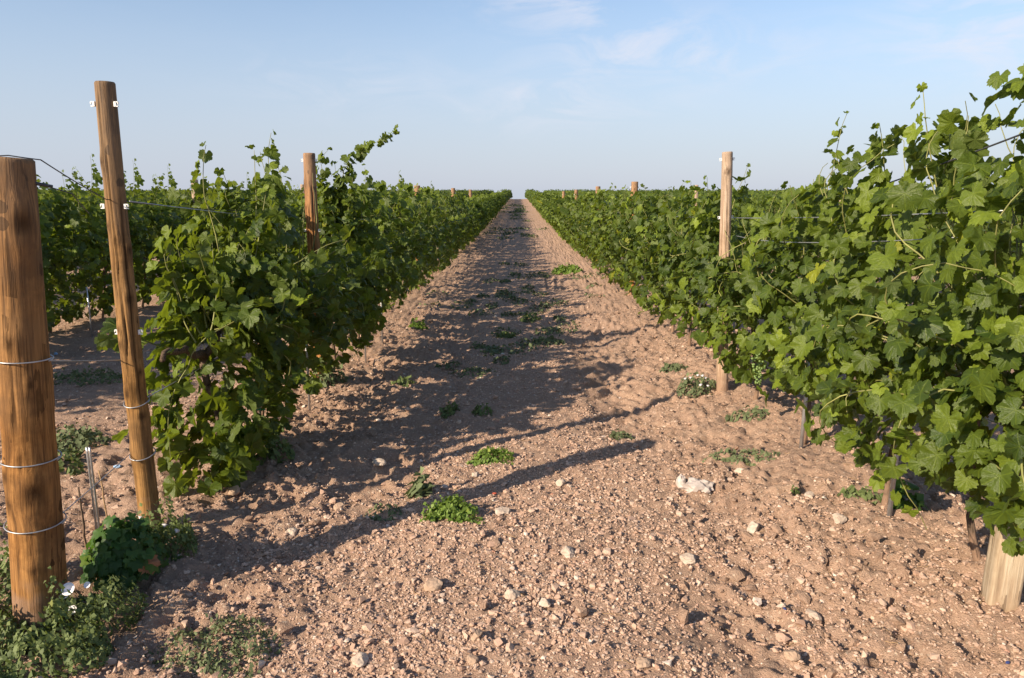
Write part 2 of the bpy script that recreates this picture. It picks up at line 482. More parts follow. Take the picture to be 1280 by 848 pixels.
gx = axis(-420, 420, -2.9, 2.5, 0.016, 1.06, 25)
gy = axis(-60, 700, 1.1, 6.2, 0.016, 1.022, 12)
GX, GY = np.meshgrid(gx, gy)
GZ = ground(GX.ravel(), GY.ravel())
nv = np.stack([GX.ravel(), GY.ravel(), GZ], 1)
w_ = len(gx); h_ = len(gy)
ii = (np.arange(h_ - 1)[:, None] * w_ + np.arange(w_ - 1)[None, :]).ravel()
quads = np.stack([ii, ii + 1, ii + w_ + 1, ii + w_], 1)
gme = mesh_np('ground', nv, quads, SOIL, smooth=True)
prop(link('ground', gme), 'pinkish brown stony soil of the vineyard', kind='structure')

# ------------------------------------------------------------------ stones
def ico():
    t = (1 + 5 ** .5) / 2
    v = np.array([[-1, t, 0], [1, t, 0], [-1, -t, 0], [1, -t, 0], [0, -1, t], [0, 1, t], [0, -1, -t], [0, 1, -t], [t, 0, -1], [t, 0, 1], [-t, 0, -1], [-t, 0, 1]], float)
    v /= np.linalg.norm(v[0])
    f = np.array([[0, 11, 5], [0, 5, 1], [0, 1, 7], [0, 7, 10], [0, 10, 11], [1, 5, 9], [5, 11, 4], [11, 10, 2], [10, 7, 6], [7, 1, 8], [3, 9, 4], [3, 4, 2], [3, 2, 6], [3, 6, 8], [3, 8, 9], [4, 9, 5], [2, 4, 11], [6, 2, 10], [8, 6, 7], [9, 8, 1]])
    return v, f

def subdiv(v, f):
    cache = {}; v = [tuple(p) for p in v]; out = []
    def mid(a, b):
        k = (min(a, b), max(a, b))
        if k not in cache:
            p = np.array(v[a]) + np.array(v[b]); p /= np.linalg.norm(p); cache[k] = len(v); v.append(tuple(p))
        return cache[k]
    for a, b, c in f:
        d, e, g = mid(a, b), mid(b, c), mid(c, a)
        out += [[a, d, g], [b, e, d], [c, g, e], [d, e, g]]
    return np.array(v), np.array(out)

def gravel_spots(rng):
    n = 340000
    d = 0.9 * (11.0 / 0.9) ** (rng.random(n) ** 1.0)              # denser close by
    ang = (rng.random(n) - .5) * 2 * .86
    x = d * np.tan(ang); y = d
    keep = (x > -5.5) & (x < 4.2)
    x = x[keep]; y = y[keep]
    r = 0.0030 + 0.0035 * rng.pareto(3.1, len(x))
    r = np.clip(r, .0030, .017) * (0.8 + 0.06 * y)
    # gravel lies in drifts: thick down the middle of the path, thin on smooth earth
    dens = 0.50 + 1.2 * vnoise(x * 1.3, y * 1.0, 41) + 0.9 * vnoise(x * 5, y * 5, 43) + 0.34 * np.exp(-((x - .1) / .6) ** 2) - .34 * smooth01((.17 - np.abs(x - .74)) / .05) * smooth01((vnoise(x * .8, y * .55, 29) + .22) * 3.5) - .26 * smooth01((.17 - np.abs(x + .70)) / .05) * smooth01((vnoise(x * .8, y * .55, 29) + .22) * 3.5) - .16 * smooth01((x - .95) / .3) - .08 * smooth01((-.9 - x) / .3)
    big = r > .011
    keep = (rng.random(len(x)) < np.clip(dens, .06, 1)) & (~big | (rng.random(len(x)) < .5))
    x, y, r = x[keep], y[keep], r[keep]
    return x, y, r

def loose(rng, x, y, r):
    bv, bf = ico()
    z = ground(x, y)
    k = len(x)
    jit = 1 + .34 * rng.standard_normal((k, 12))
    sc = np.stack([rng.uniform(.75, 1.35, k), rng.uniform(.75, 1.35, k), rng.uniform(.5, .9, k)], 1) * r[:, None]
    a = rng.random(k) * 6.283
    P = bv[None] * np.clip(jit, .55, 1.6)[:, :, None] * sc[:, None, :]
    ca, sa = np.cos(a)[:, None], np.sin(a)[:, None]
    Q = np.stack([P[:, :, 0] * ca - P[:, :, 1] * sa, P[:, :, 0] * sa + P[:, :, 1] * ca, P[:, :, 2]], 2)
    Q += np.stack([x, y, z + r * .22], 1)[:, None, :]
    F = (bf[None] + (np.arange(k) * 12)[:, None, None]).reshape(-1, 3)
    return Q.reshape(-1, 3), F
def strew():
    rng = np.random.default_rng(11)
    v, f = loose(rng, *gravel_spots(rng))
    prop(link('gravel', mesh_np('gravel', v, f, GRAVEL, smooth=False)), 'loose gravel strewn over the path', kind='stuff')
    # crumbled clods heaped along the edges of the tilled strips
    m = 15000
    y = 1.2 + 8 * rng.random(m) ** 1.5; q = rng.random(m)
    x = np.where(q < .5, 1.2 + .26 * rng.standard_normal(m), np.where(q < .85, -1.15 + .28 * rng.standard_normal(m), rng.uniform(-3.5, 1.8, m))) + .35 * vnoise(y * .8, y * 0, 47)
    ok = rng.random(m) < np.clip(.38 + 1.7 * vnoise(x * 2, y * 1.6, 49), .03, 1)
    x, y = x[ok], y[ok]
    r = np.clip(.005 + .005 * rng.pareto(2.8, len(x)), .005, .026)
    v, f = loose(rng, x, y, r)
    prop(link('soil_clods', mesh_np('soil_clods', v, f, SOIL, smooth=False)), 'crumbled clods of the same earth along the foot of both rows', kind='stuff')
    # straws and dry bits
    g = Geo()
    for _ in range(420):
        y0 = 1.3 + 7 * rng.random() ** 1.5; x0 = rng.uniform(-3, 2.2); a = rng.random() * 6.28; L = rng.uniform(.02, .09)
        t = np.linspace(-.5, .5, 4); px = x0 + np.cos(a) * L * t + .006 * rng.standard_normal(4); py = y0 + np.sin(a) * L * t
        pz = ground(px, py); pz = np.maximum(pz, pz.mean()) + .004
        g.tube(np.stack([px, py, pz], 1), .0011, 4)
    prop(link('dry_straw', g.mesh('dry_straw', DRY)), 'bits of dry straw and stem scattered on the soil', kind='stuff')
strew()

_s2 = subdiv(*subdiv(*ico()))
def stone_mesh(seed, r, flat, mat):
    rng = np.random.default_rng(seed)
    v = _s2[0].copy()
    # cut with random planes for an angular, broken look
    for _ in range(11):
        p = rng.standard_normal(3); p /= np.linalg.norm(p)
        lim = rng.uniform(.55, .88)
        dd = v @ p
        v = v - np.maximum(0, dd - lim)[:, None] * p[None, :]
    v += .03 * rng.standard_normal(v.shape)
    v *= np.array([rng.uniform(.9, 1.25), rng.uniform(.75, 1.0), flat]) * r
    return mesh_np('stone', v, _s2[1], mat, smooth=False)

STONES = [
 # px, py, half width px, flatness, material, label
 (710, 695, 12, .75, PALE, 'cream angular stone standing alone mid path with a dark shadow at its right'),
 (860, 704, 12, .60, PALE, 'pale flat stone by the right wheel track, below the white plastic scrap'),
 (640, 747, 10, .80, PALE, 'rounded tan stone in the gravel, left one of a close pair'),
 (681, 757, 9, .70, PALE, 'rounded cream stone in the gravel, right one of a close pair'),
 (543, 734, 12, .75, TAN, 'sandy brown stone among the gravel, straight below the bright green weed'),
 (450, 830, 11, .65, PALE, 'whitish stone at the lower edge of the photo left of the gravel patch'),
 (596, 801, 8, .95, TAN, 'upright knobbly tan stone in the gravel near the lower edge'),
 (941, 669, 8, 1.1, PALE, 'upright white stone halfway between the plastic scrap and the right vines'),
 (803, 829, 11, .6, TAN, 'wide dusty stone at the lower edge right of the gravel patch'),
 (1047, 661, 8, .7, PALE, 'square cream stone on smooth earth in front of the near right vine'),
 (1011, 628, 7, .8, PALE, 'small bright white stone below the trailing dry weed stem'),
 (926, 590, 7, .7, PALE, 'small white stone at the tip of the dull green weed streak'),
 (1017, 769, 10, .65, PALE, 'flat pale stone on the broken clods at the lower right'),
 (990, 822, 10, .6, TAN, 'low tan stone in the lug prints at the lower right'),
 (627, 641, 11, .55, PALE, 'flat whitish stone just right of the bright green weed'),
 (365, 668, 8, .85, PALE, 'grey white stone at the top edge of the long post shadow'),
 (292, 614, 8, .9, TAN, 'round tan clod stone on the bank beneath the front left vine'),
 (701, 606, 7, .8, PALE, 'small pale stone on the sunny side of the long post shadow'),
 (475, 586, 9, .5, PALE, 'flat stone lying in the vine shade left of the middle of the path'),
 (594, 594, 6, .7, PALE, 'small cream stone tucked between the two long post shadows'),
 (913, 676, 5, .6, PALE, 'tiny white stone beside the upright white stone'),
 (590, 829, 8, .8, TAN, 'brown lumpy stone touching the lower edge below the knobbly one'),
 (1085, 571, 6, .6, PALE, 'cream pebble beneath the hanging right vine leaves'),
 (425, 632, 8, .6, TAN, 'tan stone on the shaded bank between the two long shadows'),
]
STONE_XY = []
for i, (px, py, hw, fl, mt, lab) in enumerate(STONES):
    x, y = at(px, py)
    dist = math.sqrt(x * x + y * y + H * H)
    r = hw / FOC * dist
    STONE_XY.append((x, y, r))
    o = link('stone', stone_mesh(100 + i, r, fl, mt), loc=(x, y, gz(x, y) + r * fl * .45), rz=i * 1.7)
    prop(o, lab, 'stone', 'stones lying on the path')

# ------------------------------------------------------------------ leaves
def vine_outline(rng, pts):
    half = pts
    ang = []; rad = []
    for a, r in half:
        ang.append(a); rad.append(r)
    for a, r in half[::-1]:
        if 0 < a < 180: ang.append(-a); rad.append(r)
    ang = np.radians(np.array(ang)); rad = np.array(rad) * (1 + .05 * rng.standard_normal(len(rad)))
    return np.stack([np.sin(ang) * rad, np.cos(ang) * rad], 1)

FULL = [(0, .63), (8, .56), (13, .58), (19, .51), (25, .51), (31, .43), (37, .51), (44, .53), (52, .60), (58, .53), (65, .54), (72, .48), (80, .48), (86, .42), (94, .48), (104, .53), (112, .48), (122, .49), (134, .45), (146, .46), (160, .38), (174, .10)]
MIDL = [(0, .63), (14, .55), (31, .43), (42, .52), (52, .60), (66, .51), (86, .41), (104, .52), (128, .46), (156, .41), (176, .10)]
LOWL = [(0, .64), (30, .40), (52, .58), (104, .48), (155, .36)]

LEAF_SCALE = .80
def leaf_template(rng, lod):
    o = vine_outline(rng, (FULL, MIDL, LOWL)[lod])
    k = len(o)
    cup = rng.uniform(-.25, .75); fold = rng.uniform(-.10, .70); wav = rng.uniform(.02, .09); tipd = rng.uniform(0.0, .45)
    def lift(p):
        r = np.hypot(p[:, 0], p[:, 1]); a = np.arctan2(p[:, 0], p[:, 1])
        return -cup * r ** 2 + fold * np.abs(p[:, 0]) * .8 - tipd * np.maximum(0, p[:, 1]) ** 2 + wav * np.sin(a * 5 + 1.0) * r / .6
    if lod == 0:
        inner = o * .52
        p = np.concatenate([[[0, 0]], inner, o])
        t = []
        for i in range(k):
            j = (i + 1) % k
            t += [[0, 1 + j, 1 + i], [1 + i, 1 + j, 1 + k + j], [1 + i, 1 + k + j, 1 + k + i]]
    else:
        p = np.concatenate([[[0, 0]], o]); t = [[0, 1 + (i + 1) % k, 1 + i] for i in range(k)]
    z = lift(p)
    if lod == 0: z[1:1 + k] += .02 * rng.standard_normal(k)
    return np.stack([p[:, 0], p[:, 1], z], 1), np.array(t), p

_trng = np.random.default_rng(5)
TEMPL = {l: [leaf_template(_trng, l) for _ in range(14)] for l in (0, 1, 2)}

def nrm(a): return a / (np.linalg.norm(a, axis=-1, keepdims=True) + 1e-9)

def leaves_mesh(name, pos, nor, tip, size, age, lod, rng, mat):
    nor = nrm(nor); tip = nrm(tip - (tip * nor).sum(1, keepdims=True) * nor)
    X = np.cross(tip, nor)
    V = []; T = []; U = []; A = []; off = 0
    which = rng.integers(0, 14, len(pos))
    for w in range(14):
        s = which == w
        if not s.any(): continue
        tv, tt, tu = TEMPL[lod][w]
        k = int(s.sum())
        asp = rng.uniform(.9, 1.15, k)
        P = pos[s][:, None, :] + size[s][:, None, None] * (tv[None, :, 0:1] * asp[:, None, None] * X[s][:, None, :] + tv[None, :, 1:2] * tip[s][:, None, :] + tv[None, :, 2:3] * nor[s][:, None, :])
        V.append(P.reshape(-1, 3)); T.append((tt[None] + (np.arange(k) * len(tv))[:, None, None] + off).reshape(-1, 3))
        U.append(np.tile(tu, (k, 1))); A.append(np.repeat(age[s], len(tv)))
        off += k * len(tv)
    return mesh_np(name, np.concatenate(V), np.concatenate(T), mat, True, np.concatenate(U), {'age': np.concatenate(A)})

SUNV = np.array(SUN_DIR)

def canopy(rng, n_shoots, n_fill, zlo, ztop, wid, ylen, leaf, tall=(), low_front=0.0, droop=.35, open_side=0, paths=()):
    """Shoots with their leaves, and leaves filling the body of the hedge. Returns arrays and the shoot lines."""
    pos = []; nor = []; size = []; age = []; lines = []; free = []
    cord = .46 * H
    def emit(p, out, s, a, fr=False):
        free.append(fr); pos.append(p); nor.append(out); size.append(s); age.append(a)
    def half(z):
        u = (z - zlo) / max(.1, ztop - zlo)
        return wid * np.interp(u, [0, .12, .35, .65, .9, 1.05], [.5, .75, 1.0, .90, .58, .26])
    def shoot(p, dirs, L, grav, top):
        n = int(L / .055); pts = [p.copy()]; d = dirs / np.linalg.norm(dirs)
        for i in range(n):
            d = d + (.08 if top else .16) * rng.standard_normal(3) + np.array([0, 0, grav * (i / n)])
            hw = half(p[2])
            if not top and abs(p[0]) > hw: d[0] -= .35 * np.sign(p[0])
            if not top and p[2] > ztop: d[2] -= .35
            d /= np.linalg.norm(d); p = p + d * .055; pts.append(p.copy())
            if p[2] < zlo: break
        pts = np.array(pts); m = len(pts); lines.append(pts)
        for i in range(2, m):
            f = i / m
            if pts[i][2] < zlo: continue
            t = nrm(pts[min(i + 1, m - 1)] - pts[i - 1])
            side = np.cross(t, rng.standard_normal(3)); side = side / (np.linalg.norm(side) + 1e-6)
            ox = pts[i][0] / max(.05, half(pts[i][2]))
            side = nrm(side + np.array([.9 * np.clip(ox, -1, 1), 0, .25]))
            sz = leaf * rng.uniform(.72, 1.2) * np.interp(f, [0, .6, .88, 1], [1, 1, .62 if top else .8, .3 if top else .6])
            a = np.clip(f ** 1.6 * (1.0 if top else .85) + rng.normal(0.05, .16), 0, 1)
            emit(pts[i] + side * sz * rng.uniform(.4, .8), side, sz, a, top)
            if rng.random() < .45 and f < .9:
                s2 = nrm(side * .5 + rng.standard_normal(3) * .7)
                emit(pts[i] + s2 * sz * .5, s2, sz * rng.uniform(.45, .75), np.clip(a + .2, 0, 1), top)
    for k in range(n_shoots):
        y0 = (k + rng.random()) / n_shoots - .5
        s = 1 if k % 2 else -1
        p = np.array([s * .04, y0 * ylen * .6, cord + rng.uniform(-.05, .1)])
        q = rng.random()
        if q < droop: shoot(p, np.array([s * 1.2, rng.normal(0, .4), .9]), rng.uniform(1.0, 1.6), -.30, False)
        elif q < droop + .2: shoot(p, np.array([s * 1.3, rng.normal(0, .5), .1]), rng.uniform(.5, .9), -.18, False)
        else: shoot(p, np.array([s * rng.uniform(.1, .5), rng.normal(0, .25), 1.0]), (ztop - cord) * rng.uniform(.9, 1.15), .02, False)
    for (x, y, z, dxx, dyy, dzz, L, g) in tall:
        shoot(np.array([x, y, z]), np.array([dxx, dyy, dzz], float), L, g, True)
    for path in paths:                              # a single long shoot that follows given points
        P = np.array(path, float); L = np.r_[0, np.cumsum(np.linalg.norm(np.diff(P, axis=0), axis=1))]
        q = np.arange(0, L[-1], .04); pts = np.stack([np.interp(q, L, P[:, k]) for k in range(3)], 1) + .006 * rng.standard_normal((len(q), 3))
        lines.append(pts); m = len(pts)
        for i in range(m):
            f = i / m
            for _ in range(3 if f < .75 else 2):
                side = nrm(rng.standard_normal(3) + np.array([0, -.3, -.1])); sz = leaf * rng.uniform(.7, 1.15) * np.interp(f, [0, .6, .85, 1], [1, .9, .7, .30])
                emit(pts[i] + side * sz * rng.uniform(.35, .7), side, sz, np.clip(f ** 1.5 + rng.normal(.1, .15), 0, 1), True)
    for _ in range(n_fill):
        y = rng.uniform(-.5, .5) * ylen * 1.12; u = rng.random()
        ye = abs(y) / (ylen * .56)
        if rng.random() < .85 * max(0, ye - .45) / .55: continue
        zt = ztop - low_front * max(0, -y / ylen + .3) - .46 * H * max(0, ye - .18) ** 1.3
        z = zlo + u * (zt - zlo); hw = half(z)
        s = 1 if rng.random() < .5 else -1
        x = s * hw * (1 - .8 * rng.random() ** 1.6) * (1 + .12 * rng.standard_normal())
        cl = vnoise(np.array([y * 3.2 + s * 7]), np.array([z * 3.2 + rng.bit_generator.state['state']['state'] % 2 * 0]), 51 + int(s))[0]
        if cl < -.22 and rng.random() < .75: continue
        x *= 1 + .45 * cl
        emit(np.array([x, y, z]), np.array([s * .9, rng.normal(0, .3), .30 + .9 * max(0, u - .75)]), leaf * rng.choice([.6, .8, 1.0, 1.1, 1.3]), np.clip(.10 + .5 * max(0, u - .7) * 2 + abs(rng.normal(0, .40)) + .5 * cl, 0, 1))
    pos = np.array(pos); nor = np.array(nor); size = np.array(size); age = np.array(age)
    if open_side:                                   # the field side and the gaps between stocks are bare lower down
        ye = np.abs(pos[:, 1]) / (ylen * .5)
        low = zlo + np.where(pos[:, 0] * open_side < 0, .20 * H, 0) * np.clip(np.abs(pos[:, 0]) / .12, 0, 1) + np.where(pos[:, 0] * open_side < .08, .34, .07) * H * np.clip((ye - .45) / .5, 0, 1) + .05 * H * rng.standard_normal(len(pos))
        inner = pos[:, 2] < .40 * H
        crown = (pos[:, 2] > (.66 + .12 * rng.standard_normal(len(pos))) * H) & (ye > .40 + .1 * rng.standard_normal(len(pos))) & (rng.random(len(pos)) < .85)
        crown &= ~np.array(free)
        keep = ~crown & (pos[:, 2] > low) & ~(inner & (pos[:, 0] * open_side < .05) & (rng.random(len(pos)) < .6))
        pos, nor, size, age = pos[keep], nor[keep], size[keep], age[keep]
    k = len(pos)
    nor = nrm(nor) + np.array([0, 0, .35]) + .25 * SUNV + .62 * rng.standard_normal((k, 3))
    tip = np.array([0, 0, -1.0]) + .35 * np.stack([np.sign(pos[:, 0]), np.zeros(k), np.zeros(k)], 1) + .45 * rng.standard_normal((k, 3))
    return pos, nor, tip, size, age, lines

def trunk_mesh(rng, sides=8):
    g = Geo(); z = np.linspace(-.08, .44 * H, 9)
    x = np.cumsum(rng.normal(0, .012, 9)); y = np.cumsum(rng.normal(0, .012, 9))
    r = np.interp(z, [-.08, .05, .3, .66], [.024, .014, .012, .018])
    g.tube(np.stack([x - x[1], y - y[1], z], 1), r, sides, True, .12, rng)
    for s in (-1, 1):
        t = np.linspace(0, 1, 8)
        c = np.stack([x[-1] - x[1] + .02 * np.sin(t * 7), y[-1] - y[1] + s * t * .44, .42 * H + .09 * np.sin(t * 1.7) + .01 * rng.standard_normal(8)], 1)
        g.tube(c, np.interp(t, [0, 1], [.022, .012]), sides, True, .14, rng)
    return g.mesh('trunk', BARK)

def cane_mesh(lines, sides=5):
    g = Geo()
    for p in lines:
        if len(p) < 4: continue
        g.tube(p, np.linspace(.0045, .0014, len(p)), sides, False)
    return g.mesh('cane', CANE)

_g1 = subdiv(*ico())
def bunch_mesh(rng):
    g = Geo()
    for k in range(70):
        t = rng.random(); rr = .042 * (1 - t * .75); a = rng.random() * 6.283
        c = np.array([math.cos(a) * rr, math.sin(a) * rr, -t * .15])
        g.add(_g1[0] * rng.uniform(.0065, .0085) + c, _g1[1])
    g.tube(np.array([[0, 0, .06], [0, 0, .0], [0, 0, -.12]]), .002, 4)
    return g.mesh('grape_bunch', GRAPE)

def build_vine(seed, lod, n_shoots, n_fill, zlo, ztop, wid, leaf, tall=(), low_front=0.0, bunches=(), ylen=.64 * H, droop=.35, open_side=0, paths=(), origin=None, clear=(), clip=None):
    rng = np.random.default_rng(seed)
    pos, nor, tip, size, age, lines = canopy(rng, n_shoots, int(n_fill * 1.75), zlo, ztop, wid, ylen, leaf * LEAF_SCALE, tall, low_front, droop, open_side, paths)
    for (qx, qy, zmin, wd) in clear:                # leaves pruned away round a pole
        w = np.array([qx, qy]); u = -w / np.linalg.norm(w)
        rel = pos[:, :2] + np.array(origin) - w
        al = rel @ u; pe = np.abs(rel[:, 0] * u[1] - rel[:, 1] * u[0])
        ok = ~((al > -.05) & (al < 1.3) & (pe < wd) & (pos[:, 2] > zmin - .04 * al))
        pos, nor, tip, size, age = pos[ok], nor[ok], tip[ok], size[ok], age[ok]
    if clip:
        ok = (pos[:, 0] + origin[0] > clip[0]) & (pos[:, 1] + origin[1] > clip[1])
        pos, nor, tip, size, age = pos[ok], nor[ok], tip[ok], size[ok], age[ok]
        lines = [l[:max(1, int(np.argmax(~((l[:, 0] + origin[0] > clip[0]) & (l[:, 1] + origin[1] > clip[1])))) or len(l))] for l in lines]
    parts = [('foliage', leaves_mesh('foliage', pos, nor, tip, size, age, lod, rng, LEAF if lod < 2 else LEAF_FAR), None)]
    if lod < 2:
        parts.append(('trunk', trunk_mesh(rng, 8 if lod == 0 else 6), None))
        parts.append(('cane', cane_mesh(lines, 5 if lod == 0 else 4), None))
    for b in bunches: parts.append(('grape_bunch', bunch_mesh(rng), b))
    return parts

def place_vine(parts, x, y, rz, label, group):
    root = empty('grapevine', (x, y, float(ground(np.array([x]), np.array([y]), False)[0]) + .01), rz)
    prop(root, label, 'grapevine', group)
    for nm, me, off in parts:
        o = link(nm, me, root)
        if off is not None: o.location = off
    return root

def tall_set(rng, n, ztop, h=(.1, .4)):
    out = []
    for _ in range(n):
        out.append((rng.normal(0, .06), rng.uniform(-.42, .42), ztop - .45, rng.normal(0, .25), rng.normal(0, .25), 1.0, .45 + rng.uniform(*h), 0.0))
    return out

# ------------------------------------------------------------------ the vines, one by one
GL = 'grapevines of the row left of the path'
GR = 'grapevines of the row right of the path'
S = .63 * H

trg = np.random.default_rng(77)
bx_, by_ = at(188, 667)
# right row, near
hero_right = [
 (1.50, dict(seed=201, n_shoots=30, n_fill=900, zlo=.25 * H, ztop=1.27 * H, wid=.37, leaf=.100, tall=[(.12, .15, 1.45, .05, .0, 1, .42, 0), (.05, -.05, 1.45, .08, .05, 1, .30, 0), (.18, -.2, 1.4, .08, .1, 1, .45, 0), (.2, .3, 1.3, .05, .0, 1, .5, 0), (0, .1, 1.2, -.10, .1, 1, .85, .0), (.1, -.1, 1.2, -.25, .2, 1, .70, 0), (.05, .3, 1.2, .0, 0, 1, .75, 0), (-.1, -.3, 1.1, -.3, -.1, 1, .8, -.02)]), 'tall near grapevine at the right edge hiding the weathered stump of its post'),
 (2.10, dict(seed=202, n_shoots=19, n_fill=680, zlo=.15 * H, ztop=1.16 * H, wid=.35, leaf=.100, tall=[(0, .1, 1.15, -.2, 0, 1, .62, 0), (.05, -.25, 1.15, -.15, 0, 1, .75, 0), (-.05, .3, 1.1, -.1, .1, 1, .55, 0)]), 'grapevine with big dark lobed leaves above the pale stake with a weed at its foot'),
 (2.74, dict(seed=203, n_shoots=17, n_fill=600, zlo=.20 * H, ztop=1.03 * H, wid=.33, leaf=.104, tall=[(0, 0, 1.05, -.10, .1, 1, .85, 0), (.0, .3, 1.05, .1, .1, 1, .5, 0)], bunches=[(-.26, .16, .40 * H), (-.22, -.24, .36 * H), (-.30, .0, .33 * H)]), 'grapevine bearing green grape bunches just before the bleached pole'),
 (3.34, dict(seed=204, n_shoots=16, n_fill=400, zlo=.10 * H, ztop=.92 * H, wid=.34, leaf=.112, tall=[(0, .2, 1.0, .2, .1, 1, .55, 0)]), 'grapevine wrapped around the bleached pole right of the path'),
 (3.97, dict(seed=205, n_shoots=16, n_fill=360, zlo=.16 * H, ztop=.99 * H, wid=.33, leaf=.112, tall=[(-.05, -.1, 1.05, -.05, .1, 1, .70, 0), (-.1, .1, 1.05, -.1, .1, 1, .6, 0)]), 'grapevine with upright tufted shoots directly behind the bleached pole'),
]
for d, kw, lab in hero_right:
    vine = place_vine(build_vine(lod=0, origin=(ROW_R, d * H), clear=[(*at(905, 491), .68 * H, .10)], open_side=-1, **kw), ROW_R, d * H, 0, lab, GR)
    if d < 1.6:                                     # this stock stands just behind its post
        [c for c in vine.children if c.name.startswith('trunk')][0].location = (.10, .36, 0)
# left row, near
hero_left = [
 (2.42, dict(seed=301, n_shoots=14, n_fill=420, zlo=.03 * H, ztop=.80 * H, wid=.27, leaf=.118, low_front=.35, ylen=.52 * H, tall=[(.1, .3, 1.0, .1, .2, 1, .5, 0)]), 'lowest front grapevine beside the leaning tall pole, its leaves hanging to the ground'),
 (2.86, dict(seed=302, n_shoots=18, n_fill=560, zlo=.10 * H, ztop=1.0 * H, wid=.40, leaf=.115, tall=[(.05, .1, 1.15, .1, .1, 1, .66, 0), (.12, -.2, 1.15, .05, .2, 1, .55, 0), (.0, .35, 1.15, .1, .1, 1, .60, 0), (-.05, -.3, 1.1, -.1, .1, 1, .62, 0), (.15, .3, 1.1, .05, 0, 1, .52, 0)]), 'second grapevine of the left row, above the stake with two green ties'),
 (3.46, dict(seed=303, n_shoots=17, n_fill=560, zlo=.10 * H, ztop=.92 * H, wid=.40, leaf=.113, tall=[(0, -.2, 1.05, .1, .1, 1, .66, 0), (.1, .1, 1.05, .2, .1, 1, .6, 0), (0, .2, 1.05, .0, .1, 1, .45, 0)]), 'third grapevine of the left row, just before the orange pole'),
 (4.08, dict(seed=304, n_shoots=16, n_fill=560, zlo=.10 * H, ztop=1.0 * H, wid=.40, leaf=.113, tall=[(.0, .1, 1.1, .25, .1, 1, .5, 0)], paths=[[(.05, -.1, 1.15), (.13, -.22, 1.42), (.22, -.27, 1.66), (.40, -.27, 1.83), (.54, -.27, 1.90), (.68, -.27, 1.99)], [(.0, -.1, 1.15), (.06, -.25, 1.42), (.03, -.27, 1.66), (.10, -.27, 1.83)], [(.2, -.2, 1.15), (.26, -.25, 1.45), (.30, -.27, 1.64)], [(.1, -.1, 1.2), (.16, -.2, 1.45), (.14, -.25, 1.72)]]), 'grapevine at the orange pole sending one long leafy shoot out over the path'),
 (4.72, dict(seed=305, n_shoots=16, n_fill=480, zlo=.10 * H, ztop=1.03 * H, wid=.37, leaf=.112, tall=[(.1, -.1, 1.1, .15, .1, 1, .65, 0), (.05, .2, 1.1, .1, .1, 1, .5, 0)]), 'bushy topped grapevine straight behind the orange pole'),
]
for d, kw, lab in hero_left:
    xx = ROW_L + (.11 if d < 2.5 else .06)
    place_vine(build_vine(lod=0, origin=(xx, d * H), clear=[(-1.02 * H, 3.62 * H, .66 * H, .10)], clip=(-1.235 * H, by_ + .12) if d < 2.5 else None, open_side=0 if d < 2.5 else 1, **kw), xx, d * H, 0, lab, GL)

# middle distance: eight shared builds, farther away six lighter ones
MIDV = [build_vine(400 + i, 1, 15, 400, (.07 + .02 * (i % 4)) * H, (.95 + .04 * (i % 4)) * H, .345 + .015 * (i % 3), .115, tall_set(trg, 2 + i % 3, .95 * H, (.0, .34)), open_side=1) for i in range(8)]
SHADEV = [build_vine(450 + i, 1, 16, 520, .07 * H, (.95 + .04 * i) * H, .38, .115, tall_set(trg, 5, 1.0 * H, (.1, .45))) for i in range(4)]
FARV = [build_vine(500 + i, 2, 11, 210, .10 * H, (.95 + .025 * (i % 3)) * H, .34, .155, tall_set(trg, 1 + i % 2, .95 * H, (.0, .2))) for i in range(6)]

ORD = ['first', 'second', 'third', 'fourth', 'fifth', 'sixth', 'seventh', 'eighth', 'ninth', 'tenth', 'eleventh', 'twelfth']
vrand = random.Random(9)
def fill_row(x, d0, d1, near_lim, posts, rowname, group, farname):
    """posts: list of (distance in H, short name of that post)."""
    d = d0
    while d < d1:
        pr = [(pd, pn) for pd, pn in posts if pd <= d + .05]
        if pr:
            pd, pn = pr[-1]
            k = sum(1 for q in np.arange(d0, d - .01, .63) if q >= pd - .05)
            lab = '%s grapevine past %s %s' % (ORD[min(k, 11)], pn, rowname) if k < 12 and d < 20 else farname
        else:
            k = int(round((d - d0) / .63))
            lab = '%s grapevine from the near end %s' % (ORD[min(k, 11)], rowname)
        src = vrand.choice((SHADEV if 'shaded' in rowname else MIDV) if d < near_lim else FARV)
        place_vine(src, x + vrand.uniform(-.04, .04), d * H, (0 if x < 0 else math.pi) + vrand.uniform(-.08, .08), lab, group)
        d += .63
    return d

PL = [(4.10, 'the orange pole'), (8.0, 'the next short post top'), (12.4, 'the third short post top'), (17.0, 'the farthest clear post top')]
PR = [(3.58, 'the bleached pole'), (7.2, 'the orange post stub'), (10.6, 'the second stub'), (14.5, 'the third stub')]
endL = fill_row(ROW_L, 5.35, 42, 13, PL, 'in the row left of the path', GL, 'far small grapevine of the left row merging into the hedge towards the horizon')
endR = fill_row(ROW_R, 4.60, 42, 13, PR, 'in the row right of the path', GR, 'far small grapevine of the right row merging into the hedge towards the horizon')
ROW_L2, ROW_L3, ROW_R2, ROW_R3 = ROW_L - PITCH_ROW, ROW_L - 2 * PITCH_ROW, ROW_R + PITCH_ROW, ROW_R + 2 * PITCH_ROW
endL2 = fill_row(ROW_L2, 2.56, 26, 13, [], 'in the shaded second row on the left', 'grapevines of the second row on the left', '')
endR2 = fill_row(ROW_R2, 4.2, 26, 10, [], 'in the second row on the right', 'grapevines of the second row on the right', '')
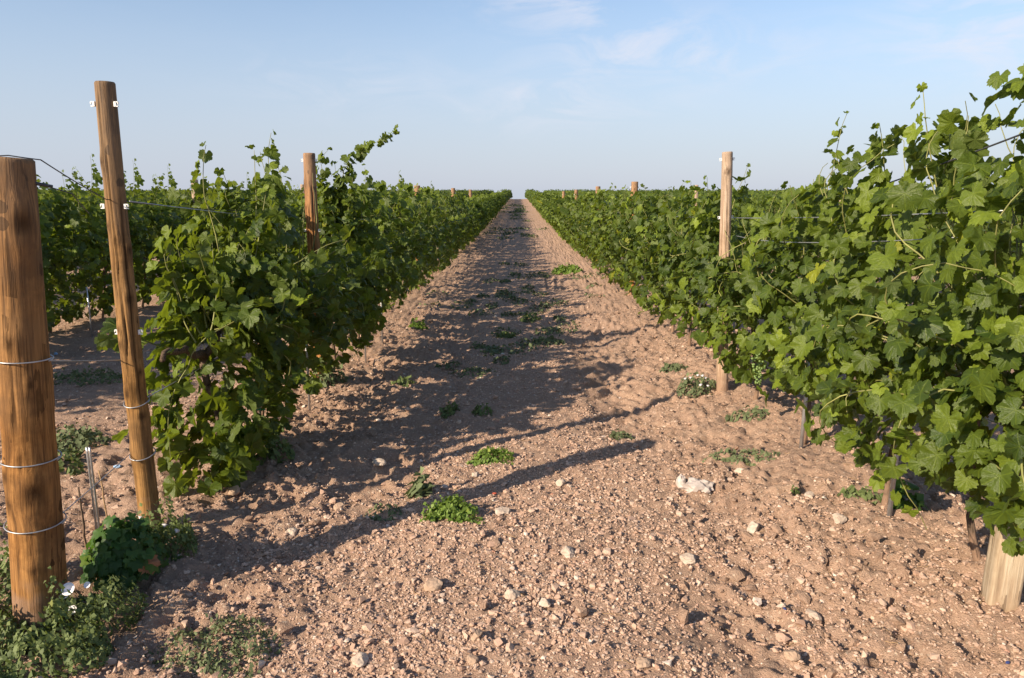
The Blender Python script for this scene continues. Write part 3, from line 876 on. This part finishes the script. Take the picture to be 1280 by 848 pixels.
for o in list(COL.objects):
    if o.get('group') in ('grapevines of the second row on the left', 'grapevines of the second row on the right'):
        side = 'left' if 'left' in o['group'] else 'right'
        if o.location.y > (4.3 + 9 * .63) * H:
            o['label'] = 'distant grapevine top in the second row on the %s, seen over the near row' % side
            o['group'] = 'distant grapevine tops in the second row on the ' + side

def distant():
    rng = np.random.default_rng(21)
    P = []; Nn = []; Sz = []; Ag = []
    for k in range(-36, 36):
        x0 = ROW_R + k * PITCH_ROW if k >= 0 else ROW_L + (k + 1) * PITCH_ROW
        if k == 0: s0 = endR
        elif k == -1: s0 = endL
        elif k == -2: s0 = endL2
        elif k == 1: s0 = endR2
        else: s0 = max(3.2, abs(x0) / H / .80 - 3)
        s1 = 96
        for seg in np.arange(s0, s1, 1.26):
            far = seg
            n = int(np.interp(far, [4, 15, 40, 96], [420, 200, 90, 60]))
            lsz = float(np.interp(far, [4, 15, 40, 96], [.15, .20, .30, .38]))
            y = seg * H + rng.random(n) * 1.26 * H
            u = rng.random(n) ** .75
            top = (.95 + .12 * vnoise(y * .9, np.full(n, x0), 61)) * H
            z = .2 * H + u * (top - .2 * H)
            sp = rng.random(n) < .04
            z = np.where(sp, top + rng.random(n) * .16 * H, z)
            sd = rng.choice([-1, 1], n)
            x = x0 + sd * np.interp(u, [0, .2, .7, 1], [.2, .33, .3, .12]) * (1 - .5 * rng.random(n) ** 2) * (1 + .8 * vnoise(y * 2.1, z * 2.1 + sd * 9, 62))
            P.append(np.stack([x, y, z + profile(y)], 1))
            Nn.append(np.stack([sd * .9, np.zeros(n), .4 + .8 * np.maximum(0, u - .7)], 1))
            Sz.append(lsz * rng.uniform(.7, 1.2, n) * np.where(sp, .6, 1)); Ag.append(np.clip(.1 + .9 * np.maximum(0, u - .65) + rng.normal(0, .15, n), 0, 1))
    P = np.concatenate(P); Nn = np.concatenate(Nn); Sz = np.concatenate(Sz); Ag = np.concatenate(Ag)
    k = len(P); print('distant leaves', k)
    Nn = nrm(Nn) + .3 * SUNV + np.array([0, 0, .3]) + .4 * rng.standard_normal((k, 3))
    tip = np.array([0, 0, -1.0]) + .5 * rng.standard_normal((k, 3))
    me = leaves_mesh('distant_vines', P, Nn, tip, Sz, Ag, 2, rng, LEAF_FAR)
    prop(link('distant_vines', me), 'far vineyard rows reading as one green mass up to the horizon', kind='stuff')
distant()

# ------------------------------------------------------------------ posts
def post_mesh(seed, h, r0, r1, mat, square=0.0, cut=0.0, sides=28, spots=()):
    rng = np.random.default_rng(seed)
    m = 150; sides = 56; z = np.linspace(-.15, h, m); knot = np.zeros((m, sides))
    th = np.arange(sides) * 2 * math.pi / sides
    rr = np.interp(z, [-.15, h], [r0, r1])[:, None] * np.ones((m, sides))
    T, Z = np.meshgrid(th, z)
    rr *= 1 + .035 * vnoise(T * 1.3 + 9, Z * 3, seed) + .03 * vnoise(T * 4, Z * 1.2, seed + 1)
    if square:
        sq = 1 / np.maximum(np.abs(np.cos(T + .3)), np.abs(np.sin(T + .3)))
        rr *= 1 + square * (np.minimum(sq, 1.32) - 1.0)
    todo = list(spots)
    for q in range(12 if h > 1.4 else 5):                         # knots and torn branch stubs, all round
        kz = rng.uniform(.12, .97) * h; kt = rng.uniform(0, 6.283) if q % 3 else rng.uniform(3.9, 5.6)
        todo.append((kt, kz, rng.uniform(.5, 1.25)))
    for q, (kt, kz, big) in enumerate(todo):
        dd = ((np.angle(np.exp(1j * (T - kt)))) * r0 / (.013 * big)) ** 2 + ((Z - kz) / (.018 * big)) ** 2
        lump = ((np.angle(np.exp(1j * (T - kt)))) * r0 / (.024 * big)) ** 2 + ((Z - kz) / (.042 * big)) ** 2
        rr += .009 * big * np.exp(-lump) - .006 * big * np.exp(-dd)
        knot = np.maximum(knot, np.exp(-dd * (.8 + .5 * vnoise(T * 9, Z * 60, q))))
    for q in range(4):                                            # drying cracks running with the grain
        kt = rng.uniform(3.2, 6.2) if q < 3 else rng.uniform(0, 6.28); za = rng.uniform(0, .6) * h; zb = za + rng.uniform(.25, .6) * h
        line = kt + .10 * np.sin(Z * 2.2 + q) + .25 * vnoise(Z * 9, Z * 0 + q, 77)
        c = np.exp(-((np.angle(np.exp(1j * (T - line)))) * r0 / .0030) ** 2) * smooth01((Z - za) / .1) * smooth01((zb - Z) / .1)
        rr -= .008 * c; knot = np.maximum(knot, c)
    cx = .012 * np.sin(z * 1.7 + seed); cy = .010 * np.sin(z * 2.1 + seed * 2)
    v = np.stack([cx[:, None] + np.cos(T) * rr, cy[:, None] + np.sin(T) * rr, Z + cut * np.cos(T) * (Z > h - .01)], 2).reshape(-1, 3)
    i = np.arange(m - 1)[:, None] * sides; j = np.arange(sides)[None, :]; jn = (j + 1) % sides
    t = np.concatenate([np.stack([i + j, i + jn, i + sides + jn], -1).reshape(-1, 3), np.stack([i + j, i + sides + jn, i + sides + j], -1).reshape(-1, 3)])
    # bevelled, slightly domed sawn end
    last = v[(m - 1) * sides:]; c = last.mean(0)
    ring = c + (last - c) * .90 + np.array([0, 0, .006])
    v = np.concatenate([v, ring, [c + np.array([0, 0, .007])]])
    b0 = (m - 1) * sides; r2 = m * sides; cc = r2 + sides
    jj = np.arange(sides); jm = (jj + 1) % sides
    t = np.concatenate([t, np.stack([b0 + jj, b0 + jm, r2 + jm], -1), np.stack([b0 + jj, r2 + jm, r2 + jj], -1), np.stack([r2 + jj, r2 + jm, np.full(sides, cc)], -1)])
    return mesh_np('post', v, t, mat, True, attrs={'knot': np.concatenate([knot.ravel(), np.zeros(sides + 1)])})

def clip_mesh():
    g = Geo()
    g.box((0, 0, 0), (.008, .010, .019)); g.box((.007, 0, .008), (.010, .008, .004)); g.box((.007, 0, -.008), (.010, .008, .004)); g.box((.012, 0, 0.003), (.003, .007, .008))
    return g.mesh('wire_clip', CLIP, False)
CLIPM = clip_mesh()

def wrap_mesh(r, slope=0.0, turns=1.03, rad=.0022):
    g = Geo(); a = np.linspace(0, turns * 2 * math.pi, int(40 * turns))
    g.tube(np.stack([np.cos(a) * r, np.sin(a) * r, slope * np.sin(a) * r + .006 * a / 6.28], 1), rad, 6)
    return g.mesh('tie_wire', WIRE)

def post(x, y, h, r0, r1, mat, label, group, seed, lean=(0, 0), clips=(), wraps=(), square=0, name='wooden_post', cut=0.0, spots=()):
    z0 = float(ground(np.array([x]), np.array([y]), False)[0])
    o = link(name, post_mesh(seed, h, r0, r1, mat, square, cut, spots=spots), loc=(x, y, z0))
    o.rotation_euler = (lean[0], lean[1], 0)
    prop(o, label, 'post', group)
    for z in clips:
        r = np.interp(z, [0, h], [r0, r1])
        for s in (-1, 1):
            c = link('wire_clip', CLIPM, o, loc=(s * (r + .004) + .012 * math.sin(z * 1.7 + seed), -.006, z))
            c.rotation_euler = (0, 0, 0 if s > 0 else math.pi)
    for z, sl in wraps:
        r = np.interp(z, [0, h], [r0, r1])
        link('tie_wire', wrap_mesh(r * 1.04 + .0055, sl), o, loc=(.012 * math.sin(z * 1.7 + seed), .010 * math.sin(z * 2.1 + seed * 2), z))
    return o

GP = 'wooden trellis posts'
ax_, ay_ = at(46, 776)
post(ax_, ay_, 1.045 * H, .083, .069, POST_A, 'thick amber end post at the left edge, wound with wire', GP, 1, lean=(math.radians(-.5), math.radians(4.4)), wraps=[(.94, .0), (.60, .03), (.37, .05)], spots=[(5.7, 1.38, 2.1), (5.35, .50, 2.3), (4.9, 1.0, 1.0)])
bx_, by_ = at(188, 667)
post(bx_, by_, 1.252 * H, .044, .037, POST_B, 'tall slim brown pole with white clips, leaning, next behind the thick end post', GP, 2, lean=(0, math.radians(.5)), clips=[1.20 * H, .94 * H, .60 * H], wraps=[(.60, .3), (.37, .3)])
post(-1.02 * H, 3.62 * H, 1.17 * H, .050, .043, POST_C, 'orange pole rising from the left row with a long leafy shoot beside it', GP, 3, clips=[1.14 * H, .80 * H])
post(*at(905, 491), 1.165 * H, .044, .037, POST_P, 'bleached pale pole standing clear at the front of the right row', GP, 4, lean=(0, math.radians(-2.9)), clips=[1.135 * H, .865 * H, .5 * H])
cx_, cy_ = at(1266, 765)
post(cx_, cy_ + .06, 1.05 * H, .051, .049, POST_W, 'weathered squarish post whose pale foot shows under the near right vine', GP, 5, square=.8, clips=())
for d, lab, hh in ((8.0, 'orange post top above the left row, second beyond the front poles', 1.10), (12.4, 'third post top in the left row, small and brown', 1.14), (17.0, 'fourth post top in the left row, very small', 1.16)):
    post(ROW_L, d * H, hh * H, .058, .05, POST_C, lab, GP, int(d * 10), clips=[1.06 * H])
for d, lab, hh in ((7.2, 'orange post stub above the right row left of the bleached pole', 1.11), (10.6, 'second small post stub in the right row towards the path end', 1.16), (14.5, 'third small post stub in the right row, near the path end', 1.15), (18.4, 'fourth tiny post stub in the right row near the horizon', 1.14)):
    post(ROW_R, d * H, hh * H, .058, .05, POST_C, lab, GP, int(d * 10), clips=[1.06 * H])
post(ROW_L2, 7.6 * H, 1.14 * H, .055, .05, POST_P, 'pale post of the second left row seen through the front vines', GP, 61)
post(ROW_L2, 11.4 * H, 1.2 * H, .055, .05, POST_P, 'small pale post in the second left row, seen over the near vines', GP, 62)
post(ROW_R2, 7.7 * H, 1.14 * H, .055, .05, POST_P, 'tan post tip of the second right row above the vine tops', GP, 63)
post(ROW_R2, 14.0 * H, 1.22 * H, .055, .05, POST_P, 'tiny pale post tip of the second right row left of the bleached pole', GP, 64)

# ------------------------------------------------------------------ wires
def wire(pts, rad, mat, label, sag=0.0):
    P = np.array(pts, float)
    out = []
    for a, b in zip(P[:-1], P[1:]):
        t = np.linspace(0, 1, 14)[:, None]
        q = a + (b - a) * t; q[:, 2] -= sag * 4 * (t * (1 - t))[:, 0] * np.linalg.norm(b - a)
        out.append(q if len(out) == 0 else q[1:])
    g = Geo(); g.tube(np.concatenate(out), rad, 6)
    return prop(link('wire', g.mesh('wire', mat)), label, 'wire')

def row_wire(x, d0, d1, z, label, first=None, rad=.0022):
    ds = [d for d in np.arange(d0, d1, 3.9)] + [d1]
    pts = [(x, d * H, z * H + float(profile(d * H))) for d in ds]
    if first is not None: pts = [first] + pts
    return wire(pts, rad, WIRE, label, .004)

ptop = lambda z, r=.0: (bx_, by_, z)
px_, py_ = at(905, 491)
wire([(cx_ - .22, cy_, .965 * H), (px_ + .02, py_, .885 * H)] + [(ROW_R - .06, d * H, .87 * H + float(profile(d * H))) for d in np.arange(7.2, 24, 3.6)], .0028, WIRE, 'upper trellis wire running from the bleached pole to the right edge', .003)
wire([(cx_ - .20, cy_ + .25, .90 * H), (ROW_R - .22, 2.75 * H, .82 * H), (px_ + .02, py_, .80 * H)], .0024, WIRE, 'slack second wire just below the upper trellis wire at the right edge', .006)
row_wire(ROW_R + .03, 3.58, 24, .62, 'middle trellis wire glimpsed among the right row leaves', (cx_ + .0, cy_, .66 * H))
row_wire(ROW_R, 3.58, 24, .44, 'low trellis wire carrying the right row canes', (cx_, cy_, .46 * H))
row_wire(ROW_L + .03, 4.1, 24, .86, 'upper trellis wire running through the tops of the left row', (bx_ + .06, by_, .98 * H))
row_wire(ROW_L, 4.1, 24, .44, 'low trellis wire carrying the left row canes', (bx_ + .05, by_, .44 * H))
row_wire(ROW_L2, 4.2, 24, .88, 'upper trellis wire of the shaded second left row')
wire([(cx_ + .02, cy_ + .2, 1.15 * H), (ROW_R + .05, 2.55 * H, 1.0 * H)], .0035, DARKWIRE, 'dark slanting wire in the gap at the top of the near right vine', .004)
at_ = float(ground(np.array([ax_]), np.array([ay_]), False)[0]) + 1.045 * H * math.cos(math.radians(4.4))
wire([(ax_ + .03, ay_ - .05, at_ + .006), (ax_ + .12, ay_ + .0, at_ + .012), (ax_ + .185, ay_ + .05, at_ + .001), (bx_, by_ - .06, .985 * H), (ROW_L + .0, 3.0 * H, .93 * H)], .0020, DARKWIRE, 'dark wire drooping from the top of the thick end post to the leaning pole', .006)
wire([(ax_ + .18, ay_ + .03, 1.02 * H), (ax_ + .24, ay_ + .10, 1.0 * H), (bx_ - .05, by_ - .1, .95 * H)], .0019, DARKWIRE, 'dark wire with a stubby coupling beside the thick end post', .004)
gcp = Geo(); gcp.tube(np.array([(ax_ + .165, ay_ + .01, 1.023 * H), (ax_ + .205, ay_ + .06, 1.014 * H)]), .0055, 8)
prop(link('wire_coupling', gcp.mesh('wire_coupling', DARKWIRE)), 'stubby black coupling on the wire at the thick end post', 'coupling')
wire([(ax_ + .14, ay_, .97), (bx_ - .04, by_, .82)], .0022, WIRE, 'straight level wire between the thick end post and the leaning pole', .003)
wire([(ax_ + .10, ay_ + .02, .41), (bx_ - .03, by_ - .04, .42)], .0018, WIRE, 'thin low wire slanting up from the thick end post to the leaning pole', .002)

# ------------------------------------------------------------------ stakes beside the vines
def stake(px, py, h, label, ties=2, rad=.008):
    x, y = at(px, py); z = gz(x, y)
    g = Geo(); g.tube(np.array([(0, 0, -.1), (0.004, 0, h * .5), (0.0, .003, h)]), rad, 8)
    o = prop(link('vine_stake', g.mesh('vine_stake', METAL), loc=(x, y, z)), label, 'stake', 'metal stakes at the vine feet')
    for k in range(ties):
        gt = Geo(); a = np.linspace(0, 2 * math.pi * 1.2, 20)
        gt.tube(np.stack([np.cos(a) * (rad + .004), np.sin(a) * (rad + .004), a * .002], 1), .004, 5)
        gt.box((.022, 0, .006), (.03, .006, .008))
        link('tie', gt.mesh('tie', GREENTIE), o, loc=(0, 0, .17 + .13 * k))
    return o
stake(327, 553, .62, 'thin grey stake with two green ties under the front of the left row')
stake(387, 514, .62, 'thin grey stake second along under the left row', 1)
stake(457, 452, .62, 'thin grey stake in sunlit soil farther along the left row', 1)
stake(478, 430, .62, 'small stake close behind the sunlit one in the left row', 0)
stake(1001, 560, .55, 'leaning pale stake under the green grape bunches on the right', 0, .011)
stake(1111, 645, .55, 'pale stake with a small weed at its foot on the right', 0, .011)
stake(115, 421, .55, 'dark stake at a vine foot in the shaded second left row', 0)

def rod_pair():
    x, y = at(126, 690); z = gz(x, y)
    g = Geo()
    o = empty('rod_stake', (x, y, z)); prop(o, 'pair of shiny thin metal rods standing between the two left posts', 'rod')
    for s in (-1, 1):
        r = Geo(); r.tube(np.array([(s * .006, 0, -.1), (s * .006, 0, .42), (s * .0055, 0, .44)]), .0042, 8)
        link('rod', r.mesh('rod', METAL), o)
    t = Geo(); t.tube(np.array([(-.014, 0, .06), (0, -.008, .062), (.014, 0, .058)]), .008, 6)
    link('binding', t.mesh('binding', DARKWIRE), o)
rod_pair()
def stick(px, py, h, rad, mat, lab, lean=(0, 0)):
    x, y = at(px, py); z = gz(x, y); g = Geo(); rng = np.random.default_rng(px)
    zz = np.linspace(-.03, h, 9)
    g.tube(np.stack([lean[0] * zz + .003 * rng.standard_normal(9), lean[1] * zz, zz], 1), np.linspace(rad, rad * .6, 9), 6, True, .1, rng)
    return prop(link('stick', g.mesh('stick', mat), loc=(x, y, z)), lab, 'stick')
stick(109, 694, .30, .0055, BARK, 'thin dark stick upright between the thick end post and the metal rods')
stick(137, 668, .30, .004, DRY, 'thin reddish dry stalk right behind the metal rods', (-.03, .0))
stick(480, 0 + 640, .03, .002, DRY, 'tiny dry twig poking from the shaded soil left of the bright weed', (.6, .2))

# ------------------------------------------------------------------ weeds
def weed_geo(rng, R, h, n, ls, aspect=.45, dome=1.0, spread=1.0):
    """Leaves on short stems filling a low dome. Small pointed leaves of six triangles."""
    a = rng.random(n) * 6.283; q = np.sqrt(rng.random(n)) * spread
    q = q if n < 500 else q * (.8 + .5 * (vnoise(np.cos(a) * 3 + 7, np.sin(a) * 3 + R * 50, 91) + .3))
    cx = vnoise(np.cos(a) * q * 4.0 + R * 40, np.sin(a) * q * 4.0, 93)
    lob = 1 + .35 * np.sin(a * 3 + rng.random() * 6) * rng.random()
    x = np.cos(a) * q * R * lob; y = np.sin(a) * q * R * lob
    zt = h * np.maximum(.15, (1 - dome * q ** 2 * .8)) * (0.65 + .7 * rng.random(n)) * (np.clip(.75 + 1.6 * cx, .2, 1.6) if n > 500 else 1.0)
    z = zt * (0.15 + .85 * rng.random(n) ** .6)
    nor = np.stack([np.cos(a) * q * .8, np.sin(a) * q * .8, np.full(n, .9)], 1) + .55 * rng.standard_normal((n, 3))
    tip = np.stack([np.cos(a), np.sin(a), np.full(n, .45)], 1) + .6 * rng.standard_normal((n, 3))
    nor = nrm(nor); tip = nrm(tip - (tip * nor).sum(1, keepdims=True) * nor); X = np.cross(tip, nor)
    s = ls * rng.uniform(.6, 1.35, n)
    tv = np.array([[0, 0, 0], [-.5 * aspect * 2, .42, .06], [0, .45, -.03], [.5 * aspect * 2, .42, .06], [0, 1, -.15]])
    tt = np.array([[0, 2, 1], [0, 3, 2], [1, 2, 4], [2, 3, 4]])
    P = np.stack([x, y, z], 1)[:, None, :] + s[:, None, None] * (tv[None, :, 0:1] * X[:, None, :] + tv[None, :, 1:2] * tip[:, None, :] + tv[None, :, 2:3] * nor[:, None, :])
    T = (tt[None] + (np.arange(n) * 5)[:, None, None]).reshape(-1, 3)
    age = np.clip(rng.random(n) * .6 + .5 * z / h, 0, 1)
    return P.reshape(-1, 3), T, np.repeat(age, 5)

def weed(px, py, wpx, h, n, ls, mat, label, seed, stretch=1.0, rz=0.0, aspect=.45, name='weed', cat='weed', group=None, dome=1.0):
    x, y = at(px, py)
    dist = math.sqrt(x * x + y * y + H * H); R = wpx / FOC * dist
    rng = np.random.default_rng(seed)
    v, t, age = weed_geo(rng, R, h, n, ls, aspect, dome)
    cs, sn = math.cos(rz), math.sin(rz)
    v = v * np.array([1, stretch, 1]); v = np.stack([v[:, 0] * cs - v[:, 1] * sn, v[:, 0] * sn + v[:, 1] * cs, v[:, 2]], 1)
    v[:, 2] += ground(v[:, 0] + x, v[:, 1] + y) - gz(x, y)
    me = mesh_np(name, v, t, mat, True, attrs={'age': age})
    return prop(link(name, me, loc=(x, y, gz(x, y))), label, cat, group)

weed(564, 645, 31, .075, 1100, .019, WEED_BRIGHT, 'bright fresh green leafy weed on the gravel, largest on the path', 1, .8, aspect=.55)
weed(613, 573, 27, .05, 700, .018, WEED_BRIGHT, 'flat green weed between the two long post shadows', 2, .8, aspect=.5)
weed(527, 620, 10, .10, 60, .05, WEED_GREY, 'grey green thistle seedling upper left of the bright weed', 3)
weed(480, 640, 22, .03, 90, .02, WEED_GREY, 'sparse low weed in the shade left of the bright weed', 31)
weed(604, 517, 11, .045, 110, .024, WEED, 'small dark weed in the shaded strip, right one of two', 4)
weed(561, 516, 10, .06, 100, .03, WEED, 'small dark weed in the shaded strip, left one of two', 5)
weed(590, 466, 26, .035, 200, .025, WEED_GREY, 'wide ragged weed patch in the shade before the middle of the path', 6, .7)
weed(600, 436, 11, .05, 110, .028, WEED_GREY, 'weed tuft in the shade behind the ragged patch', 7)
weed(686, 430, 20, .06, 220, .035, WEED_GREY, 'pale dusty weed on the sunny edge of the shade', 8, .9)
weed(664, 400, 12, .07, 120, .04, WEED, 'little weed just beyond the pale dusty one', 9)
weed(634, 422, 12, .06, 120, .04, WEED, 'little weed in mid shade left of the pale dusty one', 10)
weed(522, 412, 10, .10, 120, .04, WEED_BRIGHT, 'green weed at the foot of the left row in a sun patch', 11)
weed(706, 342, 16, .16, 260, .07, WEED_BRIGHT, 'leafy sprout spilling from the right row onto the path', 12, .8, aspect=.6)
weed(868, 492, 22, .13, 260, .028, WEED_GREY, 'grey green weed dotted with white flowers by the bleached pole', 13, .8)
weed(925, 579, 42, .035, 300, .022, WEED_GREY, 'dull green weed streak lying flat on the sunny soil at right', 14, .35, -.25)
weed(840, 466, 14, .05, 130, .035, WEED_GREY, 'dry weed left of the white flowered weed', 15, .6)
weed(1075, 625, 26, .035, 110, .03, WEED, 'trailing weed stem on the soil before the right stake', 16, .3, -.35)
weed(1128, 632, 16, .10, 90, .055, WEED_DARK, 'small broad leaved weed at the foot of the right stake', 17)
weed(993, 620, 5, .03, 30, .02, WEED, 'tiny green sprig alone on the sunny soil at right', 18)
weed(935, 523, 26, .05, 120, .03, WEED_GREY, 'thin dry grass on the bank under the right vines', 19, .5)
weed(776, 548, 16, .035, 70, .03, WEED_GREY, 'withered weed at the tip of the long post shadow', 20, .6)
weed(345, 575, 22, .09, 200, .028, WEED, 'weed below the stake with green ties', 21, .8)
weed(410, 482, 20, .18, 220, .04, WEED_GREY, 'pale weed in front of the second stake of the left row', 22, .8)
weed(505, 482, 14, .05, 90, .03, WEED, 'small weed on the sunlit bank of the left row', 23)
weed(280, 815, 68, .05, 1300, .013, WEED_GREY, 'spreading dull green weed at the lower left, mixed with soil', 24, .75)
weed(60, 800, 92, .15, 5200, .016, WEED, 'dense tangled weed around the foot of the thick end post', 25, .8)
weed(20, 742, 40, .18, 1300, .017, WEED, 'leafy weed at the left edge behind the thick end post', 26, .9)
weed(210, 690, 36, .15, 1300, .016, WEED, 'weed with small white flowers around the foot of the leaning pole', 27, .9)
weed(108, 478, 42, .11, 420, .03, WEED_GREY, 'grey weed strip in the shaded alley between the two left posts', 28, .5, .2)
weed(95, 560, 32, .12, 490, .03, WEED_GREY, 'pale weed right of the thick end post in the alley', 29, .7)
weed(76, 590, 22, .12, 240, .03, WEED, 'weed close behind the thick end post in the alley', 30, .8)
weed(245, 430, 16, .10, 260, .05, WEED, 'weed under the second left row', 33, .8)

# broad leaved plant beside the end post, with bindweed flowers
def leafy_plant():
    x, y = at(158, 722); z = gz(x, y); rng = np.random.default_rng(8)
    root = empty('bindweed', (x, y, z)); prop(root, 'dark broad leaved bindweed with white trumpet flowers beside the thick end post', 'plant')
    n = 300
    a = rng.random(n) * 6.283; q = np.sqrt(rng.random(n))
    hh = .26 * (1 - .6 * q ** 2) * rng.uniform(.35, 1.05, n)
    pos = np.stack([np.cos(a) * q * .15, np.sin(a) * q * .13, hh], 1)
    nor = np.stack([np.cos(a) * q, np.sin(a) * q - .2, np.full(n, .8)], 1) + .4 * rng.standard_normal((n, 3))
    tip = np.stack([np.cos(a), np.sin(a), np.full(n, -.4)], 1) + .4 * rng.standard_normal((n, 3))
    link('foliage', leaves_mesh('foliage', pos, nor, tip, rng.uniform(.030, .062, n), np.clip(hh / .3 * rng.random(n), 0, 1), 1, rng, WEED_DARK), root)
    g = Geo()
    for k in range(16):
        p = pos[rng.integers(0, n)]
        t = np.linspace(0, 1, 6)[:, None]
        g.tube(p * t * np.array([1, 1, 0]) + np.array([0, 0, 1]) * p[2] * t ** .7 + .004 * rng.standard_normal((6, 3)), .002, 4)
    link('stem', g.mesh('stem', CANE), root)
    return root, (x, y, z)

def flower_mesh(r):
    k = 15; a = np.arange(k) * 2 * math.pi / k
    v = [[0, 0, -r * .9]]; 
    for f, zz in ((.18, -.6), (.55, -.12), (.92, .05), (1.0, .02)):
        for i in range(k): v.append([math.cos(a[i]) * r * f, math.sin(a[i]) * r * f, r * zz + .06 * r * math.cos(a[i] * 5) * f])
    t = [[0, 1 + (i + 1) % k, 1 + i] for i in range(k)]
    for b in range(3):
        for i in range(k):
            j = (i + 1) % k; p = 1 + b * k; q = p + k
            t += [[p + i, p + j, q + j], [p + i, q + j, q + i]]
    return mesh_np('flower', np.array(v), np.array(t), PETAL)

def flower(parent, off, r, tilt=(-.9, .15, 0)):
    o = link('flower', flower_mesh(r), parent, loc=off); o.rotation_euler = (-tilt[0], tilt[1], tilt[2]); return o

bind, bp_ = leafy_plant()
for off, r in (((-.085, -.20, .085), .017), ((-.065, -.205, .105), .020), ((-.05, -.22, .035), .014), ((-.02, -.17, .10), .010)):
    flower(bind, (off[0] + .025, off[1] - .075, off[2] + .02), r * 1.1)
for wd, offs in (('weed with small white flowers around the foot of the leaning pole', [(-.07, -.05, .15), (.03, -.06, .12), (.07, -.05, .09)]), ('grey green weed dotted with white flowers by the bleached pole', [(-.05, -.06, .12), (.0, -.07, .14), (.04, -.05, .13), (.07, -.03, .11), (-.08, -.02, .10), (.02, -.09, .07), (.08, -.07, .06)])):
    for o in list(COL.objects):
        if o.get('label') == wd:
            for i, f in enumerate(offs): flower(o, f, .013, (.7 + .2 * (i % 3), .2 - .2 * (i % 3), 0))

def curled_leaf(px, py, s, z, mat, lab, rot):
    x, y = at(px, py)
    rng = np.random.default_rng(px)
    me = leaves_mesh('dead_leaf', np.zeros((1, 3)), np.array([[.3, -.8, .5]]), np.array([[.1, .2, -1.0]]), np.array([s]), np.zeros(1), 0, rng, mat)
    o = link('dead_leaf', me, loc=(x, y, gz(x, y) + z)); o.rotation_euler = rot
    return prop(o, lab, 'leaf')
curled_leaf(188, 735, .075, .09, DEADLEAF, 'brown withered leaf hanging at the right of the dark bindweed', (0, 0, .3))
curled_leaf(921, 573, .035, .02, DEADLEAF, 'orange brown dead leaf on the dull green weed streak', (1.1, 0, .5))

# low green growth far along the middle of the path and under the rows
def sward():
    rng = np.random.default_rng(31)
    V = []; T = []; A = []; off = 0
    for k in range(140):
        d = rng.uniform(6.5, 60) * H if k > 60 else rng.uniform(4.2, 10) * H
        x = rng.normal(-.05, .32); 
        if vnoise(np.array([d * .25]), np.array([1.0]), 71)[0] < -.08 and k % 3: continue
        if k % 7 == 0: x = rng.choice([ROW_L + .5, ROW_R - .45]) + rng.normal(0, .12)
        n = int(np.interp(d / H, [4, 20, 60], [70, 50, 30])); R = float(np.interp(d / H, [4, 20, 60], [.10, .30, .5])) * rng.uniform(.6, 1.4)
        v, t, a = weed_geo(rng, R, float(np.interp(d / H, [4, 20, 60], [.035, .06, .08])), n, float(np.interp(d / H, [4, 20, 60], [.03, .07, .14])))
        v[:, 0] += x; v[:, 1] = v[:, 1] * 1.8 + d
        v[:, 2] += ground(v[:, 0], v[:, 1], False)
        V.append(v); T.append(t + off); A.append(a); off += len(v)
    me = mesh_np('low_weeds', np.concatenate(V), np.concatenate(T), WEED_GREY, True, attrs={'age': np.concatenate(A)})
    prop(link('low_weeds', me), 'low green growth along the middle of the path far away', kind='stuff')
sward()

# ------------------------------------------------------------------ litter
def scrap():
    x, y = at(873, 612); z = gz(x, y); rng = np.random.default_rng(3)
    dist = math.sqrt(x * x + y * y + H * H)
    R = 18 / FOC * dist
    v = _s2[0].copy()
    v = v * (1 + .30 * vnoise(v[:, 0] * 2.4 + 5, v[:, 1] * 2.4 + v[:, 2] * 1.7, 8) * 2 + .06 * rng.standard_normal(len(v)))[:, None]
    v *= np.array([R, R * .7, R * .6]) 
    u = _s2[0] * (1 + .07 * rng.standard_normal((len(v), 1))) * np.array([R * .32, R * .4, R * .6]) + np.array([-R * 1.05, R * .45, R * .1])
    g = Geo(); g.add(v, _s2[1]); g.add(u, _s2[1])
    o = link('plastic_scrap', g.mesh('plastic_scrap', SCRAP, False), loc=(x, y, z + R * .3))
    prop(o, 'crumpled white scrap lying on the sunny soil right of the path', 'litter')
scrap()
def chip(px, py, s, mat, lab, nm, cat, zz=.01):
    x, y = at(px, py); g = Geo(); rng = np.random.default_rng(px + py)
    v = _s2[0] * np.array([s, s * .6, s * .45]) * (1 + .12 * rng.standard_normal((len(_s2[0]), 1))); g.add(v, _s2[1])
    return prop(link(nm, g.mesh(nm, mat, False), loc=(x, y, gz(x, y) + zz), rz=px * .3), lab, cat)
chip(980, 768, .008, BLUE, 'tiny dark blue chip on the clods at the lower right', 'plastic_chip', 'litter')
chip(1258, 838, .008, BLUE, 'tiny dark blue chip near the lower right corner', 'plastic_chip', 'litter')
chip(618, 619, .011, RED, 'tiny red shard above the flat whitish stone', 'red_shard', 'litter')
chip(147, 586, .02, BLUEPALE, 'pale blue scrap on the soil left of the leaning pole', 'plastic_chip', 'litter')
chip(70, 444, .025, BLUEPALE, 'pale blue scrap far in the shaded alley beside the end post', 'plastic_chip', 'litter')
